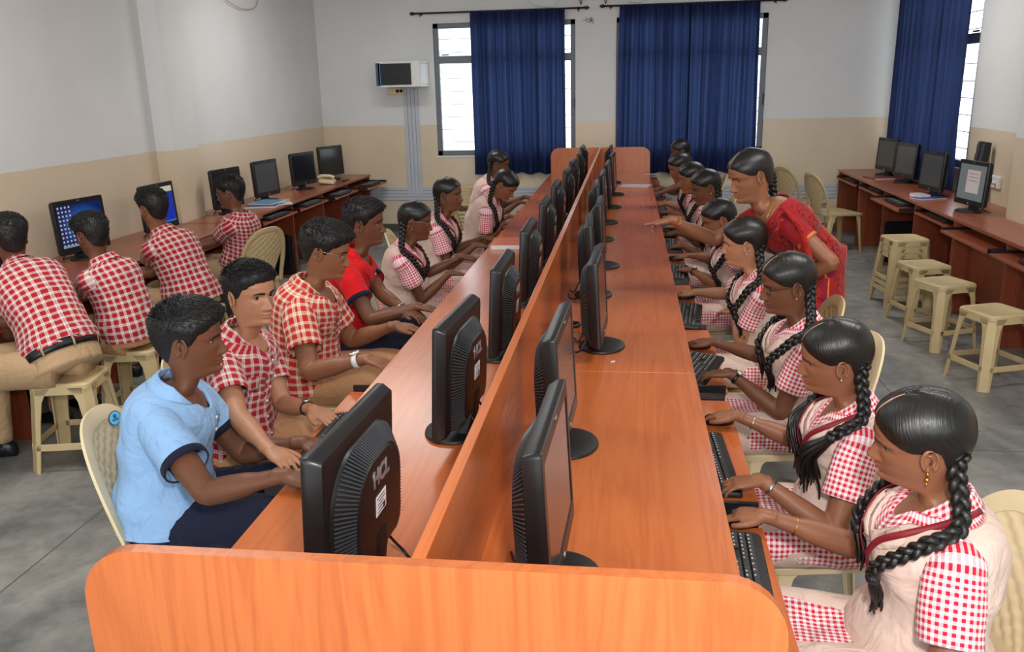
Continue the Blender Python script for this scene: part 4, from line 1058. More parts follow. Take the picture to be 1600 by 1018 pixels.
# ------------------------------------------------------------------ monitors
def monitor_proto():
    t = thing('monitor', 'x', 'monitor'); W, Hh, zc = .435, .350, .225; tilt = Matrix.Rotation(R(-4), 4, 'X'); tilt = Matrix.Translation((0, 0, .05)) @ Matrix.Rotation(R(3), 4, 'X') @ Matrix.Translation((0, 0, -.05))
    S3 = Matrix(((1, 0, 0, 0), (0, 0, 1, 0), (0, 1, 0, zc), (0, 0, 0, 1)))      # local xy of poly -> x,z ; extrude -> +y
    def rings(specs): return [[tilt @ (S3 @ Vector((x, z, y))) for x, z in rrect(w_, h_, r_, 6, 0, dz)] for w_, h_, r_, y, dz in specs]
    mb = MB(); mb.loft(rings([(W-.04, Hh-.04, .010, -.029, 0), (W-.020, Hh-.020, .010, -.026, 0), (W, Hh, .010, -.004, 0), (W, Hh, .010, .009, 0), (W-.005, Hh-.005, .009, .013, 0), (W-.050, Hh-.075, .006, .0135, .006), (W-.052, Hh-.077, .005, .010, .006)]))
    mb.build('housing', M['black'], t, angle=35)
    mb = MB(); vs = [tilt @ Vector((x, .0112, zc+.006+z)) for x, z in ((-.1915, -.1365), (.1915, -.1365), (.1915, .1365), (-.1915, .1365))]
    mb.add([vs[1], vs[0], vs[3], vs[2]], [[0, 1, 2, 3]], [[(0, 0), (1, 0), (1, 1), (0, 1)]]); mb.build('screen', M['scr_off'], t)
    # raised back with ribbed arch
    def arch(k, y): 
        w_, h_ = (.375-.105*k), (.300-.075*k); return [tilt @ Vector((x, y, zc-.012+z)) for x, z in rrect(w_, h_, .12-.02*k, 10, 0, -.004*k, (.35, 1, 1, .35))]
    mb = MB(); mb.loft([arch(0, -.028), arch(.08, -.034), arch(.92, -.064), arch(1, -.068), arch(1.15, -.0695)]); sh = mb.build('back_shell', M['black'], t, angle=30)
    mb = MB(); A, Bq = arch(.10, -.0350), arch(.90, -.0645); cyc = A+[A[0]]; n = len(A); 
    def samp(ring, s_):
        pts = ring+[ring[0]]; L = [0]
        for a, b in zip(pts, pts[1:]): L.append(L[-1]+(b-a).length)
        q = s_*L[-1]; k = max(0, min(n-1, int(np.searchsorted(L, q))-1)); return pts[k].lerp(pts[k+1], (q-L[k])/(L[k+1]-L[k]))
    for i in range(120):
        a, b = samp(A, i/120), samp(Bq, i/120)
        if a.z < zc-.13 and abs(a.x) < .14: continue
        d = (b-a).normalized(); o_ = Vector((0, -1, 0)); sd = d.cross(o_).normalized(); o_ = sd.cross(d); w_ = .0016; hgt = .0035 if o_.y < 0 else -.0035
        mb.add([a-sd*w_, a+sd*w_, a+sd*w_+o_*hgt, a-sd*w_+o_*hgt, b-sd*w_, b+sd*w_, b+sd*w_+o_*hgt, b-sd*w_+o_*hgt], [[0, 1, 2, 3], [4, 7, 6, 5], [0, 4, 5, 1], [1, 5, 6, 2], [2, 6, 7, 3], [3, 7, 4, 0]])
    v = mb.build('vent_ribs', M['vent'], sh); v['kind'] = 'stuff'
    me = text_mesh('HCL', .052, .0006, .0018); me.materials.append(M['silver'])
    me.transform(tilt @ Matrix.Translation((0, -.0705, zc+.055)) @ Matrix(((1, 0, 0, 0), (0, 0, -1, 0), (0, 1, 0, 0), (0, 0, 0, 1))))
    lt = bpy.data.objects.new('lettering', me); C.objects.link(lt); lt.parent = sh
    mb = MB(); mb.box((0, 0, 0), (.062, .0008, .046)); 
    for k in range(5): mb.box((.004 if k % 2 else -.003, -.0006, .016-.008*k), (.046-.006*(k % 3), .0005, .0022), mi=1)
    mb.box((.018, -.0006, -.014), (.012, .0006, .012), mi=1)
    mb.move(tilt @ Matrix.Translation((-.005, -.0705, zc-.010))); mb.build('rating_label', [M['paper'], M['black']], sh)
    me = text_mesh('HCL', .011, .0004, .0003); me.materials.append(M['silver']); me.transform(tilt @ Matrix.Translation((0, .0142, zc+.162)) @ Matrix(((-1, 0, 0, 0), (0, 0, 1, 0), (0, 1, 0, 0), (0, 0, 0, 1))))
    lt = bpy.data.objects.new('badge', me); C.objects.link(lt); lt.parent = t
    mb = MB(); mb.tube([tilt @ Vector((-.0, .0125, zc-.158)), tilt @ Vector((-.0, .0152, zc-.158))], .007, 12); mb.build('power_button', M['silver'], t, True)
    # foot and neck
    mb = MB(); el = lambda a, b, z, cy=0: [Vector((a*math.cos(q), cy+b*math.sin(q), z)) for q in [2*math.pi*i/36 for i in range(36)]]
    mb.loft([el(.112, .094, 0), el(.115, .097, .004), el(.113, .095, .010), el(.096, .080, .0165), el(.05, .045, .018)]); bs = mb.build('foot', M['black_matt'], t, angle=40)
    mb = MB(); sec = lambda w_, dp, y, z: [Vector((x, y+yy, z)) for x, yy in rrect(w_, dp, min(w_, dp)*.35, 4)]
    mb.loft([sec(.115, .05, -.035, .012), sec(.105, .040, -.042, .035), sec(.085, .034, -.052, .065), sec(.072, .032, -.060, .10), sec(.070, .03, -.062, .14)]); mb.build('neck', M['black_matt'], t, angle=40)
    mb = MB(); mb.tube(catmull([(.09, -.045, .09), (.11, -.06, .05), (.12, -.085, .012), (.07, -.12, .005), (-.02, -.13, .005)], 5), .0035, 6)
    mb.tube(catmull([(-.04, -.055, .085), (-.05, -.08, .05), (-.045, -.10, .008), (-.10, -.125, .005)], 5), .003, 6); mb.build('cable', M['black'], t, True)
    return t
mon0 = monitor_proto(); used = [False]
def place_mon(x, y, rz, label, group=None, z=.75, screen=None):
    global mon0
    if not used[0]: o = mon0; used[0] = True; o.location = (x, y, z); o.rotation_euler = (0, 0, R(rz)); o['label'] = label; o['group'] = group or ''
    else: o = dup(mon0, (x, y, z), R(rz), label, group)
    if screen:
        for c in ALLKIDS(o):
            if c.name.startswith('screen'): c.data = c.data.copy(); c.data.materials[0] = M[screen]
    return o
ORD = ['nearest', 'second', 'third', 'fourth', 'fifth', 'sixth', 'seventh', 'eighth', 'ninth', 'farthest']
GL, GR = 'monitors on the left side of the partition', 'monitors on the right side of the partition'
for k, (x, y, a) in enumerate([(-.252, .40, 87), (-.195, 1.28, 86), (-.17, 2.08, 90), (-.165, 2.95, 90), (-.17, 3.9, 90), (-.18, 4.82, 90), (-.17, 5.75, 90), (-.18, 6.6, 90), (-.17, 7.45, 92), (-.18, 8.35, 90)]):
    place_mon(x, y, a, f'black monitor with ribbed back, {ORD[k]} in the row left of the partition', GL)
for k, (x, y, a) in enumerate([(.20, .455, -92), (.165, 1.20, -92), (.24, 2.22, -92), (.17, 3.12, -88), (.20, 3.85, -90), (.15, 4.75, -88), (.17, 5.5, -90), (.19, 6.35, -90), (.21, 7.25, -92), (.17, 8.3, -90)]):
    place_mon(x, y, a, f'black monitor seen edge-on, {ORD[k]} in the row right of the partition', GR)
GS = 'monitors on the left wall desks'
for x, y, a, lb, s_ in [(-3.22, 3.12, -84, 'dark monitor at the left picture edge behind the first boy', 'scr_off'), (-3.27, 4.05, -100, 'monitor showing a blue desktop with icons on the left wall desk', 'scr_desktop'),
                        (-3.20, 4.92, -92, 'monitor showing a blue and white window, beside the pillar', 'scr_window'), (-3.22, 6.12, -99, 'switched-off monitor behind the boy with glasses, left wall', 'scr_off'),
                        (-3.21, 6.96, -98, 'monitor with a pale reflecting screen above the papers on the far left desk', 'scr_grey'), (-3.19, 7.92, -104, 'dark monitor between the pale screen and the corner monitor, left wall', 'scr_off'), (-3.22, 8.92, -111, 'dark monitor in the left back corner beside the telephone', 'scr_off')]:
    place_mon(x, y, a, lb, GS, screen=s_)
for x, y, a, lb, s_ in [(3.16, 8.86, 100, 'monitor in the right back corner, farthest on the right wall desk', 'scr_grey'), (3.14, 8.1, 99, 'second monitor from the back corner on the right wall desk', 'scr_grey'), (3.05, 7.02, 97, 'monitor behind the blue book on the right wall desk', 'scr_grey'), (3.04, 6.05, 98, 'monitor showing a document page, nearest on the right wall desk', 'scr_doc')]:
    place_mon(x, y, a, lb, 'monitors on the right wall desk', screen=s_)

# ------------------------------------------------------------------ keyboards, mice, computers
def keyboard_proto():
    t = thing('keyboard', 'x', 'keyboard'); mb = MB()
    mb.loft([[(x, y, z+(y*.06)) for x, y in rrect(w_, h_, .012, 4)] for w_, h_, z in ((.440, .150, 0), (.446, .156, .005), (.446, .156, .014), (.440, .150, .019))]); mb.build('body', M['black_matt'], t, angle=40)
    mb = MB(); lg = MB(); rnd = random.Random(2)
    def key(x, y, w_, h_=.0155):
        z = .019+y*.06; mb.box((x, y, z+.004), (w_, h_, .008), bev=.0015); 
        if w_ < .03: lg.box((x-.003, y+.003, z+.0083), (.0035+rnd.random()*.002, .004, .0004))
    rows = [(.055, [(.017, 1)]*15), (.030, [(.017, 1)]*15), (.011, [(.024, 1)]+[(.017, 1)]*14), (-.008, [(.028, 1)]+[(.017, 1)]*12+[(.028, 1)]), (-.027, [(.036, 1)]+[(.017, 1)]*11+[(.04, 1)]), (-.046, [(.024, 1), (.017, 1), (.022, 1), (.105, 1), (.022, 1), (.017, 1), (.024, 1)])]
    for y, ks in rows:
        tot = sum(k[0]+.0019 for k in ks); sc_ = .285/tot; x = -.212
        for w_, _ in ks: w2 = (w_+.0019)*sc_; key(x+w2/2, y, w2-.0022); x += w2
    for cx, nx in ((.083+.018, 3), (.166, 4)):
        for y in (.055, .030, .011, -.008, -.027, -.046):
            for i in range(nx):
                if nx == 3 and y in (-.008,): continue
                key(cx+(i-(nx-1)/2)*.0185, y, .0165)
    k = mb.build('keycaps', M['keycap'], t); k['kind'] = 'stuff'; l = lg.build('key_legends', M['legend'], t); l['kind'] = 'stuff'
    return t
kb0 = keyboard_proto(); kbu = [0]
def place_kb(x, y, rz, label, group, z=.664):
    if not kbu[0]: kbu[0] = 1; kb0.location = (x, y, z); kb0.rotation_euler = (0, 0, R(rz)); kb0['label'] = label; kb0['group'] = group; return kb0
    return dup(kb0, (x, y, z), R(rz), label, group)
for k, (x, y, a) in enumerate([(.605, .62, 88), (.59, 1.28, 92), (.615, 2.15, 72), (.635, 3.02, 84), (.635, 4.02, 86), (.62, 4.95, 88), (.62, 5.8, 90), (.62, 6.7, 90), (.62, 7.7, 90)]):
    place_kb(x, y, a, f'black keyboard, {ORD[k]} on the trays in front of the girls on the right', 'keyboards on the right trays')
place_kb(-.625, 1.36, -90, 'black keyboard on the pulled-out tray before the boy in the checked shirt', 'keyboards on the left trays')
for k, y in enumerate((2.3, 3.25, 4.2, 4.75, 5.9)):
    place_kb(-.50 if k < 3 else -.56, y, -90, f'black keyboard under the left desktop edge, {ORD[k]} of the far ones', 'keyboards on the left trays')
for k, (y, xo) in enumerate(((6.43, -2.88), (7.3, -2.86), (8.15, -2.80), (9.05, -2.72))):
    place_kb(xo-.08, y, -90, f'black keyboard on a tray of the far left desk, {ORD[k]} one', 'keyboards on the left wall desks')
for k, (x, y) in enumerate(((2.78, 4.2), (2.86, 6.2), (2.78, 7.15), (2.88, 8.1), (2.86, 9.05))):
    place_kb(x+.06, y, 90, f'black keyboard on a tray of the right wall desk, {ORD[k]} one', 'keyboards on the right wall desk')
for k, (x, y) in enumerate(((-2.98, 2.7), (-2.98, 3.3))):
    place_kb(x, y, -90, f'black keyboard on the tray before the {("first", "second")[k]} boy at the left wall', 'keyboards on the left wall desks')
def mouse(x, y, rz, label, z=.664):
    t = thing('mouse', label, 'mouse', (x, y, z), R(rz), 'computer mice'); mb = MB()
    mb.loft([[(a*math.cos(q), b*math.sin(q)*(1.0), z_) for q in [2*math.pi*i/20 for i in range(20)]] for a, b, z_ in ((.026, .050, 0), (.030, .055, .006), (.029, .053, .018), (.022, .042, .029), (.010, .020, .034))]); mb.build('shell', M['black'], t, True)
    mb = MB(); mb.tube([(-.003, .028, .029), (.003, .028, .029)], .007, 10); mb.build('scroll_wheel', M['vent'], t, True)
for k, (x, y) in enumerate(((.66, .92), (.66, 1.62), (.66, 2.50), (.66, 3.42), (.66, 4.45), (.66, 5.35))):
    mouse(x, y, 95, f'black mouse under the right hand of the {("nearest", "second", "third", "fourth", "fifth", "sixth")[k]} girl on the right')
mouse(-.68, 1.02, -90, 'black mouse on the tray at the left end of the checked boy keyboard')
mouse(3.00, 3.55, 0, 'black mouse on the desk of the left wall boys') if False else None
def tower(x, y, label, face=1):
    t = thing('computer_tower', label, 'computer', (x, y, 0), 0, 'computer towers under the desks'); mb = MB()
    mb.box((0, 0, .23), (.42, .18, .40), bev=.012); mb.build('case', M['black'], t)
    mb = MB(); mb.box((face*.215, 0, .23), (.02, .165, .385), bev=.006); f = mb.build('front_panel', M['scr_off'], t)
    mb = MB(); mb.box((face*.227, 0, .33), (.006, .14, .04)); mb.box((face*.227, .03, .22), (.006, .02, .02)); mb.build('drive_bay', M['vent'], f)
    mb = MB(); mb.box((0, 0, .015), (.44, .22, .03)); mb.build('stand', M['side_panel'], t)
tower(3.08, 7.65, 'black computer tower under the right wall desk, by the stacked stools', -1)
tower(-3.18, 6.9, 'black computer tower under the far left desk'); tower(-3.12, 5.2, 'black computer tower under the left desk behind the plastic chair')
tower(-3.18, 3.55, 'black computer tower under the left desk behind the stools')

# ------------------------------------------------------------------ things on the desks
def book(x, y, rz, w_, d_, h, col, label, z=.75, name='book', cat='book', pages=True):
    t = thing(name, label, cat, (x, y, z), R(rz)); mb = MB(); mb.box((0, 0, h/2), (w_-.004, d_-.004, h-.003)); mb.build('pages', M['paper'], t)
    c = plain('cover_'+name, srgb(*col), .35); mb = MB(); mb.box((0, 0, h-.001), (w_, d_, .002)); mb.box((0, 0, .001), (w_, d_, .002)); mb.box((-w_/2, 0, h/2), (.002, d_, h)); mb.build('cover', c, t)
book(-.47, 4.52, 3, .21, .29, .032, (226,128,100), 'thick orange covered notebook on the left edge of the long desk')
book(.42, 8.0, -12, .30, .22, .006, (206,206,214), 'open white papers on the far right part of the long desk', name='paper_pad', cat='paper')
book(.62, 9.2, 5, .18, .05, .004, (220,220,220), 'white paper strip at the far end of the long desk', name='paper_strip', cat='paper')
book(-3.10, 6.55, 12, .30, .30, .02, (40,42,50), 'dark folder lowest in the pile on the far left desk')
book(-3.08, 6.62, -6, .24, .30, .016, (90,140,180), 'light blue book on top of the pile on the far left desk', z=.772)
book(-3.08, 6.9, 20, .20, .26, .010, (206,140,96), 'orange envelope beside the pile of books on the far left desk')
book(-3.0, 6.75, 30, .20, .26, .006, (196,200,210), 'loose pale papers on the far left desk', name='paper_pad', cat='paper')
book(3.02, 8.55, 10, .22, .30, .012, (130,60,60), 'closed booklet at the back end of the right wall desk')
book(2.99, 6.85, -70, .17, .26, .012, (40,80,150), 'book with a blue cover on the right wall desk')
book(2.95, 6.95, -80, .18, .10, .03, (200,196,200), 'rolled white magazine beside the blue book', name='magazine', cat='magazine')
def phone():
    t = thing('telephone', 'cream desk telephone on the far left desk near the corner', 'telephone', (-3.12, 8.45, .75), R(100)); mb = MB()
    mb.loft([[(x, y, z+y*.12) for x, y in rrect(w_, h_, .03, 5)] for w_, h_, z in ((.21, .17, .012), (.22, .18, .02), (.215, .175, .045), (.19, .15, .055))]); mb.build('base', M['cream'], t, angle=40)
    mb = MB(); mb.tube(catmull([(-.075, -.09, .075), (-.08, -.05, .095), (-.08, .05, .10), (-.075, .09, .08)], 5), [.022]+[.018]*14+[.022], 10); mb.build('handset', M['cream'], t, True)
    mb = MB()
    for i in range(3):
        for j in range(4): mb.box((.0+.025*i, -.045+.027*j, .060+(-.045+.027*j)*.12), (.016, .016, .006))
    k = mb.build('keypad', M['grey_frame'], t); k['kind'] = 'stuff'
phone()
def speaker():
    t = thing('speaker_column', 'tall black slotted speaker leaning on the right wall by the window', 'speaker', (3.29, 6.72, .75)); o = t.location
    for i, dy in enumerate((0, -.10)):
        q = Matrix.Translation((3.30, 6.75+dy, .752)) @ Matrix.Rotation(R(6), 4, 'Y'); mb = MB(); mb.box((0, 0, .25), (.05, .075, .50), bev=.006); mb.move(q); c = mb.build('cabinet', M['black'], t, origin=o)
        for k in range(6):
            mb = MB(); mb.box((-.027, 0, .05+.08*k), (.006, .06, .055)); mb.move(q); mb.build('driver', M['vent'], c, origin=o)
speaker()
mbk = MB(); mbk.box((-3.0, 8.75, .757), (.05, .16, .014), bev=.004); tag(mbk.build('marker_box', M['black']), 'small black case lying beside the cream telephone', 'case')
for x, y, a, lb in ((-.335, .98, 20, 'scrap of white paper on the desk beside the nearest left monitor'), (-.31, 1.93, 70, 'white paper chip by the third left monitor'), (.29, 2.02, 40, 'white paper chip beside the third right monitor'), (-.285, 2.35, 10, 'small white chip near the fourth left monitor')):
    mb = MB(); mb.prism([(-.012, -.004), (.004, -.007), (.013, .003), (.002, .006), (-.009, .005)], .002, Matrix.Translation((x, y, .7502)) @ Matrix.Rotation(R(a), 4, 'Z')); tag(mb.build('paper_scrap', M['white']), lb, 'scrap')
t = thing('headset', 'black ring and cable lying behind the third right monitor', 'cable', (.10, 2.52, .75)); mb = MB(); c = []
mb.tube([(.03*math.cos(q), .03*math.sin(q), .010) for q in [2*math.pi*i/20 for i in range(21)]], .009, 8); mb.build('ring', M['black'], t, True)
mb = MB(); mb.tube(catmull([(-.03, 0, .006), (-.06, -.06, .004), (-.055, -.16, .004), (-.01, -.24, .004), (.06, -.25, .006)], 6), .004, 6); mb.build('cable', M['black'], t, True)

# ------------------------------------------------------------------ stools and plastic chairs
def stool_proto(mat='tan'):
    t = thing('plastic_stool', 'x', 'stool'); H_ = .45; top, bot = .145, .185
    mb = MB(); rr = lambda w_, r_, z: [Vector((x, y, z)) for x, y in rrect(w_*2, w_*2, r_, 3)]
    mb.loft([rr(top-.006, .03, H_-.030), rr(top+.002, .034, H_-.028), rr(top+.001, .034, H_-.008), rr(top-.006, .034, H_), rr(top-.03, .02, H_+.001), rr(top-.035, .02, H_-.002)]); mb.build('seat', M[mat], t, angle=35)
    def edge(z): return top+(bot-top)*(H_-z)/H_
    for sx in (-1, 1):
        for sy in (-1, 1):
            mb = MB(); rings = []
            for z, w_ in ((0, .050), (.10, .054), (.25, .058), (.36, .066), (.40, .082), (H_-.02, .105)):
                e = edge(z); c = .034; th = .008
                o_ = [(e, e-w_), (e, e-c), (e-c, e), (e-w_, e), (e-w_, e-th), (e-c-th*.4, e-th), (e-th, e-c-th*.4), (e-th, e-w_)]
                rings.append([(sx*x, sy*y, z) for x, y in (o_ if sx*sy > 0 else o_[::-1])])
            mb.loft(rings); mb.build('leg', M[mat], t, angle=30)
    for k in range(4):
        m = Matrix.Rotation(R(90*k), 4, 'Z')
        for z0, z1, nm in ((.115, .150, 'stretcher'), (.395, .435, 'apron')):
            mb = MB(); e0, e1 = edge(z0), edge(z1); a = e0-.03
            mb.add([m @ Vector(v) for v in ((-a, e0, z0), (a, e0, z0), (a, e1, z1), (-a, e1, z1), (-a, e0-.008, z0), (a, e0-.008, z0), (a, e1-.008, z1), (-a, e1-.008, z1))], [[0, 1, 2, 3], [7, 6, 5, 4], [0, 4, 5, 1], [3, 2, 6, 7], [1, 5, 6, 2], [0, 3, 7, 4]]); mb.build(nm, M[mat], t, bevel=.003)
        mb = MB(); poly = [(-.118, .35), (-.098, .398), (.098, .398), (.118, .35), (.10, .378), (.06, .39), (-.06, .39), (-.10, .378)]
    return t
st0 = stool_proto(); stu = [0]
def stool(x, y, rz, label, group, z=0):
    if not stu[0]: stu[0] = 1; st0.location = (x, y, z); st0.rotation_euler = (0, 0, R(rz)); st0['label'] = label; st0['group'] = group; return
    dup(st0, (x, y, z), R(rz), label, group)
SG = 'plastic stools'
for x, y, a, lb in ((2.53, 4.08, 20, 'beige plastic stool nearest the camera on the right'), (2.50, 4.85, 22, 'beige plastic stool with a bright reflection on its seat, second on the right'), (2.55, 5.45, 12, 'beige plastic stool third from the front on the right')): stool(x, y, a, lb, SG)
for k in range(3): stool(2.57, 6.02, 8, f'beige plastic stool {("at the bottom", "in the middle", "on top")[k]} of the nested stack on the right', SG, .05*k)
for x, y, a, lb in ((-2.44, 2.55, 12, 'beige plastic stool under the belted boy at the left edge'), (-2.40, 3.08, 10, 'beige plastic stool under the second boy at the left wall'), (-2.45, 3.9, 5, 'beige plastic stool under the third boy at the left wall')): stool(x, y, a, lb, SG)
for k in range(5): stool(-1.62, 9.25, 0, f'pale plastic stool {("lowest", "second lowest", "middle", "second highest", "topmost")[k]} in the stack by the back wall', SG, .045*k)
def chair_proto(mat='cream'):
    t = thing('plastic_chair', 'x', 'chair'); sz = .43
    mb = MB(); sec = lambda w_, d_, r_, z, cy: [Vector((x*(1-.10*max(0, -(y/d_))), y+cy, z+.010*math.cos(x/w_*math.pi)*-1*(1 if z > .4 else 1)-.012*max(0, y/d_*2)**2)) for x, y in rrect(w_, d_, r_, 6)]
    mb.loft([sec(.40, .40, .06, sz-.032, .01), sec(.425, .425, .07, sz-.026, .01), sec(.43, .43, .07, sz-.006, .01), sec(.415, .415, .065, sz, .01), sec(.33, .33, .05, sz-.004, .01)]); mb.build('seat', M[mat], t, angle=40)
    for sx in (-1, 1):
        for fy, y0, y1 in ((1, .185, .215), (-1, -.165, -.225)):
            mb = MB(); rings = []
            for z, w_ in ((0, .030), (.15, .036), (.30, .044), (.38, .058), (sz-.02, .085)):
                tt = z/sz; ex, ey = .225+(.200-.225)*tt, y1+(y0-y1)*tt; o_ = [(ex, ey-fy*w_), (ex, ey-fy*.016), (ex-.016, ey), (ex-w_, ey), (ex-w_, ey-fy*.008), (ex-.018, ey-fy*.008), (ex-.008, ey-fy*.018), (ex-.008, ey-fy*w_)]
                rings.append([(sx*x, y, z) for x, y in o_])
            mb.loft(rings); mb.build('leg', M[mat], t, angle=30)
    # arched back frame
    def bk(s_, inset=0.0):      # s -1..1 over the arch
        a = math.pi*(1-(s_+1)/2); ca, sa = math.cos(a), math.sin(a)
        x = (.205-inset)*math.copysign(abs(ca)**.72, ca); z = sz-.03+(.43-inset)*abs(sa)**.62
        x *= 1+.06*math.sin((z-sz)/.4*math.pi*.8); y = -.185-.105*max(0, (z-sz))/.4-.035*(1-(x/.21)**2); return Vector((x, y, z))
    path = [bk(-1+2*i/40) for i in range(41)]
    mb = MB(); rings = []
    for i, p in enumerate(path):
        tng = (path[min(i+1, 40)]-path[max(0, i-1)]).normalized(); c = Vector((0, -.24, .60)); inn = (c-p); inn = (inn-tng*inn.dot(tng)).normalized(); nn_ = tng.cross(inn)
        w_ = .024+.012*math.sin(i/40*math.pi); rings.append([p+inn*a*w_+nn_*b for a, b in ((-.45, -.006), (-.15, -.011), (.6, -.010), (1, -.004), (1, .004), (.6, .006), (-.1, .004), (-.45, .003))])
    mb.loft(rings); mb.build('back_frame', M[mat], t, angle=40)
    # woven looking centre panel
    mb = MB(); nx, nz3 = 33, 49; rows = []
    for j in range(nz3):
        v = j/(nz3-1); z = sz-.02+.385*v; row = []
        wd = .075+.105*min(1, v*1.5)**1.2-.035*max(0, v-.7)/.3
        for i in range(nx):
            u = -1+2*i/(nx-1); x = u*wd; y = -.188-.105*max(0, z-sz)/.4-.035*(1-(x/.21)**2)
            g = .0022*(1 if (((i//3)+(j//3)) % 2) else -1) if .25 < v < .96 and abs(u) < .93 else 0
            row.append(Vector((x, y+g, z)))
        rows.append(row)
    mb.loft(rows, (False, False), closed=False); o = mb.build('back_panel', M[mat], t, angle=50); s_ = o.modifiers.new('s', 'SOLIDIFY'); s_.thickness = .005
    return t
ch0 = chair_proto(); chu = [0]
def chair(x, y, rz, label, group='plastic chairs', z=0, mat=None):
    if not chu[0]: chu[0] = 1; o = ch0; o.location = (x, y, z); o.rotation_euler = (0, 0, R(rz)); o['label'] = label; o['group'] = group
    else: o = dup(ch0, (x, y, z), R(rz), label, group)
    if mat:
        for c in ALLKIDS(o): c.data = TANCH.setdefault(c.data.name, c.data.copy()); c.data.materials[0] = M[mat]
    return o
TANCH = {}
# local +y is the way the sitter faces; rz = 90 faces -x, -90 faces +x
for x, y, a, lb in ((1.0, .66, 104, 'cream plastic chair under the nearest girl on the right'), (.95, 1.33, 96, 'cream plastic chair with a round sticker under the second girl on the right'), (.98, 2.12, 94, 'cream plastic chair under the girl with black-rimmed glasses'),
                    (-1.02, 1.20, -78, 'cream plastic chair with a round blue sticker under the boy in light blue'), (-1.08, 1.78, -84, 'cream plastic chair under the boy facing the camera side'), (-1.10, 2.45, -78, 'cream plastic chair under the checked-shirt boy with glasses'), (-1.12, 3.15, -88, 'cream plastic chair under the boy in the red polo'),
                    (-1.03, 3.80, -82, 'cream plastic chair under the nearest girl on the left'), (-1.03, 4.68, -82, 'cream plastic chair under the second girl on the left')): chair(x, y, a, lb)
for x, y, a, lb in ((.98, 2.74, 90, 'plastic chair under the fourth girl on the right'), (.98, 3.84, 90, 'plastic chair under the fifth girl on the right'), (1.0, 4.9, 90, 'plastic chair under the sixth girl on the right'), (1.0, 5.8, 90, 'plastic chair under the seventh girl on the right'), (1.0, 6.8, 90, 'plastic chair under the eighth girl on the right'), (1.05, 8.2, 90, 'plastic chair under the farthest girl on the right'),
                    (-.9, 5.7, -90, 'plastic chair under the girl bending over the left desk'), (-1.1, 6.9, -90, 'plastic chair under the farthest girl on the left'),
                    (-2.57, 4.88, 66, 'tan plastic chair with its back to us under the boy with glasses at the wall'), (2.55, 8.35, -72, 'tan plastic chair standing free behind the teacher, nearer one'), (2.35, 9.15, -60, 'tan plastic chair standing free by the back wall')): chair(x, y, a, lb, mat='tan')
def sticker(x, y, z, n, label, ring, mark):
    m = Vector(n).normalized().to_track_quat('Z', 'Y').to_matrix().to_4x4(); m.translation = (x, y, z)
    t = thing('sticker', label, 'sticker', (x, y, z)); mb = MB(); mb.prism([(.024*math.cos(q), .024*math.sin(q)) for q in [2*math.pi*i/24 for i in range(24)]], .001); mb.move(m); mb.build('disc', M['black'] if mark else M['white'], t, origin=(x, y, z))
    if mark:
        mb = MB(); mb.prism([(.0215*math.cos(q), .0215*math.sin(q)) for q in [2*math.pi*i/24 for i in range(24)]], .0014); mb.move(m); mb.build('face', plain('sticker_blue', srgb(110,190,220), .4), t, origin=(x, y, z))
        mb = MB(); mb.prism([(-.012, -.008), (.012, -.008), (.012, -.002), (-.012, -.002)], .0018); mb.prism([(-.006, .0), (.006, .0), (.006, .012), (-.006, .012)], .0018); mb.move(m); mb.build('emblem', plain('sticker_navy', srgb(30,90,150), .4), t, origin=(x, y, z))
# ------------------------------------------------------------------ the people
nx = (-1, 0)
RG = 'girls in beige waistcoats on the right side of the long desk'
g = lambda **k: dict(kind='g', outfit=('girl',), group=RG, hair='parted', **k)
person('girl with long braids and gold earring, nearest the camera on the right', (.965, .60, 1.055), (1.01, .60), (-.97, .22, -.16), (-1, .10), [(.66, .90, .70), (.70, .35, .60)], sk='warm', S=.97, roll=-.22, fat=1.08, extras=('lanyard', 'jhumka', 'bangle_thread_r'), gaze=2, seat=.50, **g())
person('girl with identity card and loose braid ends, second on the right', (.925, 1.22, 1.04), (.985, 1.24), (-.97, .10, -.16), (-1, .03), [(.67, 1.60, .705), (.675, 1.08, .705)], sk='warm', S=.95, roll=-.18, extras=('lanyard', 'card', 'loose', 'bracelet_r', 'bracelet_l'), gaze=2, **g())
person('girl with black-rimmed glasses typing, third on the right', (.925, 2.0, 1.075), (1.0, 2.05), (-.96, -.12, -.18), (-1, -.02), [(.67, 2.47, .705), (.69, 2.02, .71)], sk='dark', S=.97, roll=-.08, extras=('glasses', 'watch_steel_l'), gaze=3, **g())
person('fair girl with red gingham sleeve leaning on her elbow, fourth on the right', (.87, 2.82, 1.085), (1.01, 2.80), (-.97, .12, -.14), (-1, 0), [(.67, 3.40, .705), (.84, 3.02, .70)], sk='fair', S=.97, roll=-.14, extras=(), gaze=2, poles=(None, (-.2, -.6, -1)), **g())
person('girl whose face is half hidden below the pointing arm, fifth on the right', (.845, 3.72, 1.05), (1.0, 3.75), (-.96, -.05, -.35), (-1, 0), [(.67, 4.40, .705), (.68, 3.98, .705)], sk='warm', S=.95, lod=1, extras=('watch_steel_l',), gaze=3, **g())
person('girl looking down in front of the teacher, sixth on the right', (.865, 4.85, 1.10), (1.0, 4.85), (-.95, -.15, -.30), (-1, 0), [(.66, 5.3, .705), (.67, 4.75, .705)], sk='dark', lod=1, gaze=3, **g())
person('girl with steel-rimmed glasses, seventh on the right', (.815, 5.55, 1.09), (1.0, 5.7), (-.97, 0, -.25), (-1, 0), [(.66, 6.1, .705), (.67, 5.6, .705)], sk='warm', lod=1, extras=('glasses_steel',), gaze=2, **g())
person('girl in pink looking down at her keyboard, eighth on the right', (.78, 6.45, 1.09), (1.0, 6.65), (-.95, -.1, -.4), (-1, 0), [(.64, 6.9, .705), (.66, 6.4, .705)], sk='brown', lod=1, gaze=3, **g())
